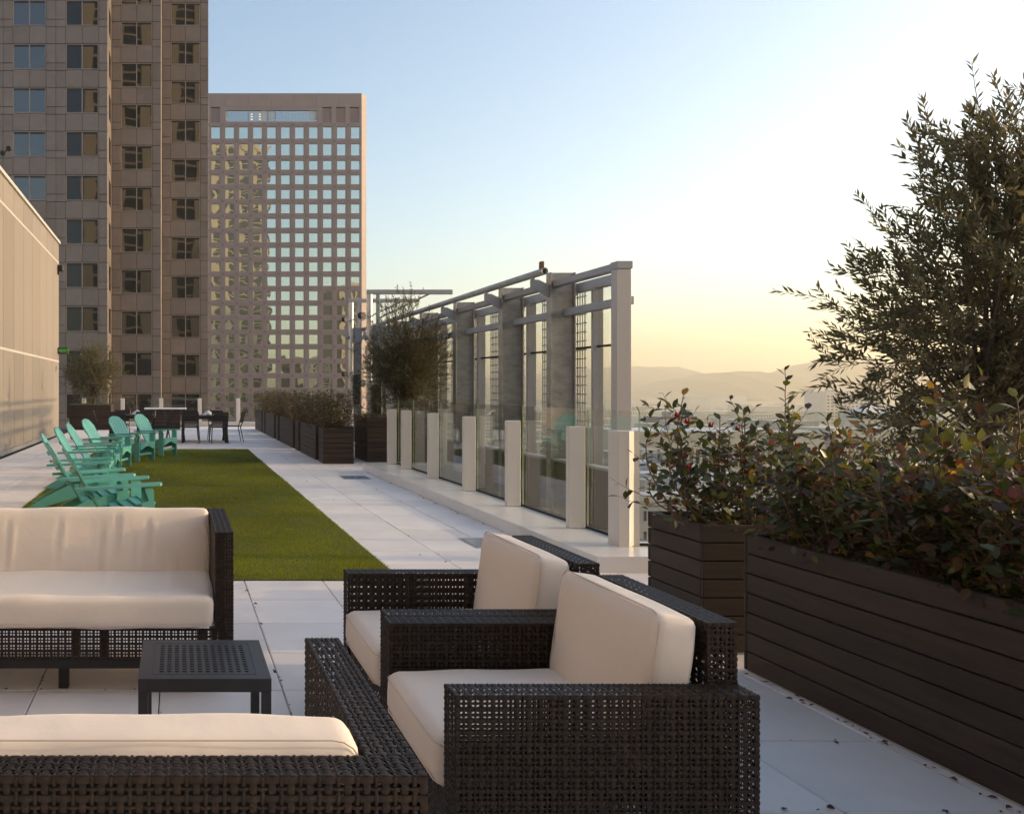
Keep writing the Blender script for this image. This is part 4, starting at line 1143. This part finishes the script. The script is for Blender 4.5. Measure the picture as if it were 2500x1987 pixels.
# ------------------------------------------------------------------ stepped granite tower on the left
tw = thing("stepped_tower", "stepped brown granite office tower with paired windows rising behind the panelled wall", "building", (-20, 76.8, -60))
def W3(x, y, z): return (x + 20, y - 76.8, z + 60)
MB().box(*W3(-24, 77.2, -60), *W3(-6.24, 130, 62)).box(*W3(-6.24 + .001, 81.7, -60), *W3(-1.55, 130, 62)).box(*W3(-1.55 + .001, 86.4, -60), *W3(3.11, 130, 62)).box(*W3(-24, 76.9, 47), *W3(-6.2, 77.3, 62)).build("tower_core", m_stonejoint, tw)
ZT0 = 28.39; FH = 3.9; WH = 2.27; GAP = .045
def panel(name, x0, x1, z0, z1, y):
    a = W3(x0, y, z0); return link(name, boxmesh(name, x1 - x0, .05, z1 - z0, m_stone, .008), tw, a)
def tower_window(x0, x1, zt, y):
    fr = MB(); w = x1 - x0; b = .07; d0, d1 = -.0, .12
    fr.box(0, d0, 0, w, d1, b).box(0, d0, WH - b, w, d1, WH).box(0, d0, b + .001, b, d1, WH - b - .001).box(w - b, d0, b + .001, w, d1, WH - b - .001).box(w / 2 - .045, d0, b + .001, w / 2 + .045, d1, WH - b - .001)
    key = ("win", round(w, 3))
    if key not in _bc: _bc[key] = fr.mesh("window", m_frame)
    o = link("window", _bc[key], tw, W3(x0, y, zt - WH))
    pw = w / 2 - b - .045
    link("pane", boxmesh("pane", pw, .02, WH - 2 * b, m_pane1), o, (b, .06, b))
    p = link("pane", boxmesh("pane", pw, .02, WH - 2 * b, m_pane1), o, (w / 2 + .045, .06, b))
    link("head_strip", boxmesh("head_strip", w - 2 * b, .02, .16, m_darkglass), o, (b, .055, WH - b - .165))
fac = [(76.8, [(-14.66, -11.69), (-9.95, -6.99)], [(-16.40, -15.53), (-15.53, -14.66), (-11.69, -10.82), (-10.82, -9.95), (-6.99, -6.18)]),
       (81.3, [(-5.30, -2.32)], [(-6.16, -5.30), (-2.32, -1.49)]), (86.0, [(-.635, 2.35)], [(-1.47, -.635), (2.35, 3.17)])]
for k in range(-8, 5):
    zt = ZT0 + FH * k
    for (y, wins, piers) in fac:
        for (a, b) in wins:
            tower_window(a + .02, b - .02, zt, y + .02)
            mid = (a + b) / 2
            for (p, q) in ((a, mid), (mid, b)): panel("spandrel_panel", p + GAP / 2, q - GAP / 2, zt - FH + GAP, zt - WH - GAP, y)
        for (p, q) in piers:
            for (h0, h1) in ((0, 1.71), (1.71, 2.40), (2.40, 3.90)): panel("pier_panel", p + GAP / 2, q - GAP / 2, zt - h1 + GAP / 2, zt - h0 - GAP / 2, y)
# sunlit returns of the steps, in storey-high panels
for k in range(-8, 5):
    z1 = ZT0 + FH * k
    for (x, y0, y1) in ((-6.18, 76.85, 81.35), (-1.49, 81.35, 86.05)):
        for j in range(3):
            q0 = y0 + (y1 - y0) * j / 3; q1 = y0 + (y1 - y0) * (j + 1) / 3
            link("return_panel", boxmesh("return_panel", .05, q1 - q0 - GAP, FH - GAP, m_stone, .008), tw, W3(x - .05, q0 + GAP / 2, z1 - FH + GAP / 2))
    # narrow side windows in the first return
    link("side_window", boxmesh("side_window", .03, 1.7, 2.2, m_pane1), tw, W3(-6.185, 78.2, z1 - WH))

# ------------------------------------------------------------------ grid tower
gt = thing("grid_tower", "mauve granite office tower with a grid of square mirrored windows", "building", (0, 230, -60))
GD0 = 230.0; sc_ = GD0 / F
def gx(px): return (px - VX) * sc_
def gz(py): return H + (VY - py) * sc_
XL, XR, ZTOP = -5.0, gx(883), gz(228.4)
def G3(x, y, z): return (x, y - 230, z + 60)
wallw = gx(877.7) - gx(856.7)
cx0 = [gx(516 + 34.12 * k) for k in range(-6, 11)]
rows_top = [310.3, 351.5] + [392.4 + 35.42 * k for k in range(0, 24)]
rows = [(gz(y), (28.5 if i < 2 else 22.3) * sc_) for i, y in enumerate(rows_top)]
# body behind
MB().prism([(XL, .62), (XR, .62), (XR, .10), (XR + 1.65, 1.9), (XR + 1.65, 40), (XL, 40)], 2, 0, ZTOP + 60 - .02).build("tower_core", m_stone2d, gt)
# piers and beams
strip = MB(); acc = MB()
zlo = rows[-1][0] - rows[-1][1]
edgesx = [(cx0[k] + wallw, cx0[k + 1]) for k in range(len(cx0) - 1)] + [(cx0[-1] + wallw, XR)]
zt_rows = gz(300)
for (a, b) in edgesx:
    boxpart("pier", *G3(a, 230.0, zlo - 20), *G3(b, 230.6, zt_rows), m_stone2, gt)
    if b - a > 1: strip.box(*G3(a + .32, 229.955, zlo - 20), *G3(b - .32, 230.0 - .001, zt_rows - .4))
zprev = zt_rows
for (z, h) in rows:
    boxpart("spandrel_beam", *G3(XL, 230.01, z), *G3(XR - .01, 230.59, zprev), m_stone2, gt)
    if zprev - z > 1.0:
        for a in cx0: strip.box(*G3(a - .3, 229.96, z + .36), *G3(a + wallw + .3, 230.0 - .001, zprev - .36))
    zprev = z - h
boxpart("spandrel_beam", *G3(XL, 230.01, zlo - 20), *G3(XR - .01, 230.59, zlo), m_stone2, gt)
for (a, b) in edgesx[:-1]:
    zprev = zt_rows
    for (z, h) in rows:
        m_ = (z + zprev) / 2; acc.box(*G3((a + b) / 2 - .36, 229.93, m_ - .36), *G3((a + b) / 2 + .36, 229.954, m_ + .36)); zprev = z - h
tag(strip.build("relief_strip", m_stone2, gt), kind="stuff"); tag(acc.build("accent_block", m_stone2d, gt), kind="stuff")
for i, a in enumerate(cx0):
    if i < 6: continue
    for j, (z, h) in enumerate(rows):
        if j > 20: continue
        link("window", boxmesh("window", wallw, .03, h, m_pane2), gt, G3(a, 230.30, z - h))
lo = MB()
for i, a in enumerate(cx0):
    for j, (z, h) in enumerate(rows):
        if i < 6 or j > 20: lo.box(*G3(a, 230.30, z - h), *G3(a + wallw, 230.33, z))
tag(lo.build("window_field", m_pane2, gt), kind="stuff")
# top storey: blind panels, lounge strip window, parapet
top = MB(); zb, zs0, zs1, zp = gz(300), gz(297.5), gz(270), gz(262)
xs0, xs1 = gx(551), gx(774)
blind = [(gx(515), gx(537)), (gx(787), gx(809)), (gx(820), gx(843)), (gx(854), gx(877))]
cuts = sorted([(XL + .001, XL + .002)] + blind + [(xs0, xs1)])
prev = XL
for (a, b) in sorted(blind + [(xs0, xs1)]):
    top.box(*G3(prev, 230.0, zb + .001), *G3(a, 230.6, zp)); prev = b
top.box(*G3(prev, 230.0, zb + .001), *G3(XR, 230.6, zp))
top.box(*G3(xs0, 230.0, zs1), *G3(xs1, 230.6, zp)).box(*G3(xs0, 230.0, zb + .001), *G3(xs1, 230.6, zs0))
top.build("top_storey_wall", m_stone2, gt)
for (a, b) in blind: boxpart("blind_panel", *G3(a, 230.12, zb + .002), *G3(b, 230.2, zp - .3), m_stone2d, gt); 
for k in range(9):
    a, b = XL + (XR - XL) * k / 9, XL + (XR - XL) * (k + 1) / 9
    boxpart("parapet_panel", *G3(a + .02, 229.98, zp + .01), *G3(b - .02, 230.6, ZTOP), m_stone2, gt, .02)
sw = boxpart("lounge_window", *G3(xs0, 230.35, zs0), *G3(xs1, 230.38, zs1), m_strip, gt)
w_ = xs1 - xs0
for f in (0.245, .46, .54): link("mullion", boxmesh("mullion", .12, .1, zs1 - zs0, m_darkglass), sw, (w_ * f, -.12, 0))
m_curtain = M("pale_curtain", (.45, .5, .5), .8, var=.15, scale=.8, stretch=(4, 1, .1))
for (f0, f1) in ((0, .02), (.39, .455), (.46, .53), (.92, 1.0)): link("curtain", boxmesh("curtain", w_ * (f1 - f0), .03, (zs1 - zs0) * .86, m_curtain), sw, (w_ * f0, -.04, (zs1 - zs0) * .14))
m_lamp = bpy.data.materials.new("warm_lamp"); m_lamp.use_nodes = True
_p = m_lamp.node_tree.nodes["Principled BSDF"]; _p.inputs["Base Color"].default_value = (.8, .6, .3, 1); _p.inputs["Emission Color"].default_value = (1, .7, .35, 1); _p.inputs["Emission Strength"].default_value = .35
for f in (.285, .375):
    l = MB()
    for dz in (.55, 1.25, 1.9): l.box(w_ * f - .25, -.06, dz, w_ * f + .3, -.04, dz + .28)
    l.build("pendant_lamp", m_lamp, sw)
l = MB()
for k in range(9): l.box(w_ * (.55 + .038 * k), -.06, 1.25, w_ * (.55 + .038 * k) + .35, -.04, 1.33)
tag(l.build("ceiling_light", m_white, sw), kind="stuff")
# sunlit chamfer in stacked panels
ch = MB()
zc = ZTOP
while zc > zlo - 15:
    z0 = zc - 35.42 * sc_ / 2 + .03
    vs = []
    for z in (z0, zc):
        for (x, y) in ((XR + .002, 230.0), (XR + 1.66, 231.9), (XR + 1.60, 231.96), (XR - .04, 230.12)): vs.append(G3(x, y, z))
    MB().add(vs, [(0, 1, 5, 4), (1, 2, 6, 5), (2, 3, 7, 6), (3, 0, 4, 7), (4, 5, 6, 7), (3, 2, 1, 0)]).build("corner_panel", m_stone2, gt)
    zc = z0 - .03

# ------------------------------------------------------------------ towers behind the viewer, seen only as reflections
def reflected(name, label, x0, x1, y, top, period, pw, floors, depth=30):
    t = thing(name, label, "building", (x0, y, -60), R(-20))
    MB().box(0, -depth, 0, x1 - x0, -.6, top + 60).build("glass_core", m_darkglass, t)
    x = 0
    while x < x1 - x0: boxpart("stone_pier", x, -.6, 0, min(x + pw, x1 - x0), 0, top + 60, m_gold, t); x += period
    s = MB(); z = 0
    while z < top + 60: s.box(0, -.65, z, x1 - x0, -.25, z + floors); z += 3.9
    s.box(-.3, -depth - .1, top + 60.01, x1 - x0 + .3, .3, top + 63); tag(s.build("spandrel", m_gold, t), kind="stuff")
    sd = MB(); yq = -depth
    while yq < -1: sd.box(x1 - x0 + .001, yq, 0, x1 - x0 + .4, yq + 2.4, top + 60); yq += 5
    tag(sd.build("side_pier", m_gold, t), kind="stuff")
reflected("tan_tower", "tan stone tower mirrored in the grid tower windows", -30, 72, -120, 172, 9.6, 3.6, 0.7)
reflected("tan_block", "sunlit tan office block mirrored low in the grid tower windows", 112, 170, -121, 70, 5.2, 1.6, 1.2)
reflected("tan_low_block", "low sunlit tan block mirrored at the foot of the grid tower windows", 84, 112, -122, 20, 7.0, 3.0, 1.4)

# ------------------------------------------------------------------ the city and hills in the haze
GZ = -60
m_ground = M("city_ground", (0.20, 0.19, 0.18), 0.9, var=0.3, scale=0.01)
gr = MB(); n = 12; S = 14000
gr.add([(-S, -S, GZ), (S, -S, GZ), (S, S, GZ), (-S, S, GZ)], [(0, 1, 2, 3)])
tag(gr.build("ground", m_ground), kind="structure")
def hills(name, prof, depth, seed, mat):
    """ridge given as (pixel x, pixel y) seen at a set distance; built as a rounded solid range"""
    r = np.random.default_rng(seed); px = np.array([p[0] for p in prof], float); py = np.array([p[1] for p in prof], float)
    xs = np.linspace(px[0], px[-1], 160); ys = VY - (VY - np.interp(xs, px, py)) * 1.35 + r.normal(0, .8, 160) - 1.5 * np.abs(np.sin(xs * .11 + np.sin(xs * .031) * 3))
    rows_ = []; nd = 9
    for j in range(nd):
        s = j / (nd - 1) * 2 - 1; hh = max(0, 1 - s * s) ** .8; dd = depth * (1 + .22 * s)
        zc = (VY - ys) * depth / F + H - GZ
        jit = r.normal(0, 3, 160) * (0 < j < nd - 1)
        rows_.append(np.column_stack([(xs - VX) * depth / F + s * 150, np.full(160, dd), GZ - 2 + zc * hh + jit * (j != nd // 2)]))
    V = np.vstack(rows_); Fq = [(j * 160 + i, j * 160 + i + 1, (j + 1) * 160 + i + 1, (j + 1) * 160 + i) for j in range(nd - 1) for i in range(159)]
    tag(link(name, mesh_np(name, V, np.array(Fq), mat, None, True)), kind="structure")
m_hill = M("wooded_hill", (0.07, 0.06, 0.04), 0.95, var=0.3, scale=0.01)
hills("far_hills", [(700, 960), (1100, 935), (1400, 915), (1540, 909), (1610, 911), (1660, 925), (1800, 930), (2000, 935), (2700, 940)], 4700, 1, m_hill)
hills("near_hills", [(1000, 962), (1400, 957), (1545, 950), (1600, 944), (1640, 934), (1660, 928), (1690, 929), (1740, 921), (1800, 919), (1840, 920), (1890, 926), (1930, 922), (1965, 910), (1985, 906), (2000, 900), (2060, 897), (2120, 905), (2250, 915), (2500, 925), (2900, 950)], 3500, 2, m_hill)

m_b = [M("pale_stucco", (.46, .43, .39), .8, var=.08, scale=.05, objvar=.12), M("grey_concrete", (.27, .27, .27), .8, var=.1, scale=.05, objvar=.15), M("cream_stone", (.50, .45, .37), .8, var=.08, scale=.05), M("dark_brick", (.15, .12, .11), .8, var=.1, scale=.05, objvar=.1)]
m_win = M("far_window", (.03, .035, .04), .2)
m_roof = M("white_roof", (.55, .56, .58), .7, var=.06, scale=.1)
def block(px0, px1, d, pytop, label, mat, depth=25, rowsn=0, ncol=0, wfrac=.5, wh=1.8, dz=3.8, first=3.0, group=None, arch=False, parapet=True, name="city_building", detail=0):
    x0, x1 = (px0 - VX) * d / F, (px1 - VX) * d / F; zt = H + (VY - pytop) * d / F; w = x1 - x0
    t = thing(name, label, "building", ((x0 + x1) / 2, d, GZ), 0, group)
    hgt = zt - GZ
    MB().box(-w / 2, 0, 0, w / 2, depth, hgt).build("wall", mat, t)
    rf = MB().box(-w / 2 + .4, .4, hgt + .02, w / 2 - .4, depth - .4, hgt + .15).build("roof", m_roof, t)
    if parapet: MB().box(-w / 2 - .25, -.25, hgt - .9, w / 2 + .25, -.01, hgt + .5).box(-w / 2 - .25, -.2, hgt - 2.0, w / 2 + .25, -.01, hgt - 1.6).build("cornice", mat, t)
    rr = random.Random(int(px0 * 7 + d))
    for k in range(detail):
        a = rr.uniform(-.4, .35) * w; b = rr.uniform(.2, .6) * depth; q = rr.uniform(1.5, 5)
        MB().box(a, b, hgt + .16, a + q, b + q * .8, hgt + rr.uniform(1.2, 3.5)).build("roof_unit", m_b[rr.randrange(2)], t)
    if rowsn:
        cw = w / ncol; mw = cw * wfrac
        for j in range(rowsn):
            z1 = hgt - first - j * dz
            for i in range(ncol):
                cx = -w / 2 + cw * (i + .5)
                if arch:
                    key = ("arch", round(mw, 2), wh)
                    if key not in _bc:
                        pl = [(-mw / 2, 0), (mw / 2, 0)] + [(mw / 2 * math.cos(a), wh - mw / 2 + mw / 2 * math.sin(a)) for a in np.linspace(0, math.pi, 9)]
                        _bc[key] = MB().prism(pl, 1, -.12, .0).mesh("window", m_win)
                    link("window", _bc[key], t, (cx, -.005, z1 - wh))
                else: link("window", boxmesh("window", mw, .1, wh, m_win), t, (cx - mw / 2, -.11, z1 - wh))
    return t
block(1552, 2030, 330, 1056, "long cream building with a row of arched windows below the balustrade", m_b[2], 40, 2, 30, .55, 5.2, 8.5, 6.5, None, True, detail=6)
block(1540, 1648, 262, 1112, "grey office block with paired windows in front of the arched building", m_b[1], 22, 3, 12, .6, 1.9, 3.7, 1.6, detail=4)
block(1596, 1700, 236, 1138, "plain white walled block in front of the paired window block", m_roof, 20, 0, 0, detail=3)
block(1530, 1740, 190, 1214, "low cream building with a few small windows nearest the roof edge", m_b[0], 22, 2, 7, .2, 2.2, 4.5, 3.0, detail=3)
block(1690, 1990, 205, 1180, "low pale warehouse roof in front of the arched building", m_roof, 30, 1, 12, .4, 2.0, 4, 2.5, detail=7)
b1 = block(1800, 1872, 640, 1026, "pale flat block carrying white rooftop lettering", m_b[1], 25, 0, 0, parapet=False)
b2 = block(1903, 2000, 620, 1028, "broad grey block carrying a white lettered sign and roof plant", m_b[1], 25, 2, 10, .5, 2.2, 5.0, 6.0, parapet=False, detail=4)
m_sign = M("white_sign_letter", (.75, .75, .74), .6)
for b, dx, zz in ((b1, 0, -4.4), (b2, -4, -3.6)):
    me = text_mesh("BUILDING", 3.6, m_sign, .05); o = link("lettering", me, b, (dx, -.4, 60 + H + (VY - (1026 if b is b1 else 1028)) * .3 + zz), (R(90), 0, 0))
block(2017, 2158, 1150, 955, "tall pale slab block with a stepped roof rising from the haze", m_b[0], 40, 9, 14, .62, 2.4, 4.4, 6, parapet=False, detail=3)
block(2160, 2300, 700, 1000, "white block with a stepped top behind the olive tree", m_roof, 35, 3, 12, .5, 2.2, 4.4, 4, detail=3)
block(2046, 2300, 420, 1048, "wide cream building behind the bronze hedge", m_b[2], 30, 2, 24, .5, 2.6, 5, 4, detail=6)
block(1615, 1700, 560, 1018, "dark square block beyond the arched building", m_b[3], 22, 2, 8, .5, 2.0, 4.2, 3, detail=3)
block(1600, 1720, 480, 1036, "sandy low block just beyond the arched building", m_b[2], 22, 1, 10, .4, 2.0, 4.2, 3, detail=4)
block(1730, 1800, 520, 1040, "small pale block with plain walls beyond the arched building", m_b[0], 22, 1, 7, .4, 2.0, 4.2, 3, detail=3)
pt = block(2100, 2190, 560, 1012, "white building topped by a pyramid roof behind the olive tree", m_b[0], 20, 2, 6, .4, 2.2, 4.5, 4)
_w = 90 * 560 / F; _h = 60 + H + (VY - 1012) * 560 / F
MB().add([(-_w * .4, 1, _h + .2), (_w * .4, 1, _h + .2), (_w * .4, 19, _h + .2), (-_w * .4, 19, _h + .2), (0, 10, _h + 7)], [(0, 1, 4), (1, 2, 4), (2, 3, 4), (3, 0, 4)]).build("pyramid_roof", m_roof, pt)
# the rest of the city reads as one mass
def far_city():
    r = np.random.default_rng(9); out = {0: MB(), 1: MB(), 2: MB(), 3: MB()}; wn_ = MB()
    for d in np.concatenate([np.linspace(700, 1600, 22), np.linspace(1650, 2750, 26)]):
        x = d * .18
        while x < d * 1.25:
            w = r.uniform(14, 46) * (1 + d / 4000); g = r.uniform(2, 14)
            if r.random() < .8:
                hh = r.gamma(3.2, 3.0) + 5 + (r.random() < .05) * r.uniform(8, 24) * (d > 1300)
                hh = min(hh, 46); y = d + r.uniform(-12, 12); dp = r.uniform(14, 34)
                out[int(r.choice(4, p=[.5, .2, .22, .08]))].box(x, y, GZ, x + w, y + dp, GZ + hh)
                if d < 1500:
                    for k in range(int(hh / 4.2)):
                        z = GZ + hh - 3 - k * 4.2; nn = int(w / 4)
                        for i in range(nn): wn_.box(x + (i + .3) * w / nn, y - .08, z - .9, x + (i + .7) * w / nn, y - .001, z + .9)
            x += w + g
    t = bpy.data.objects.new("distant_city", None); COL.objects.link(t); tag(t, "hazy mass of low pale city blocks below the hills", "city", None, "stuff")
    for k, m in out.items(): tag(m.build("roof_blocks", m_b[k], t), kind="stuff")
    tag(wn_.build("window_dots", m_win, t), kind="stuff")
far_city()

# ------------------------------------------------------------------ haze
hz = bpy.data.materials.new("haze_air"); hz.use_nodes = True
nt = hz.node_tree; nt.nodes.remove(nt.nodes["Principled BSDF"])
pvn = nt.nodes.new("ShaderNodeVolumePrincipled")
pvn.inputs["Color"].default_value = (1.0, 0.91, 0.72, 1); pvn.inputs["Density"].default_value = 0.00026; pvn.inputs["Anisotropy"].default_value = 0.5
nt.links.new(pvn.outputs[0], nt.nodes["Material Output"].inputs["Volume"])
ho = MB().box(-2500, -1200, GZ - 1, 8200, 5900, 215).build("haze", hz); tag(ho, "pale evening haze filling the air over the city", "haze", None, "stuff")
print("pavers", n_pav, "objects", len(bpy.data.objects), "tris", sum(len(m.polygons) for m in bpy.data.meshes))
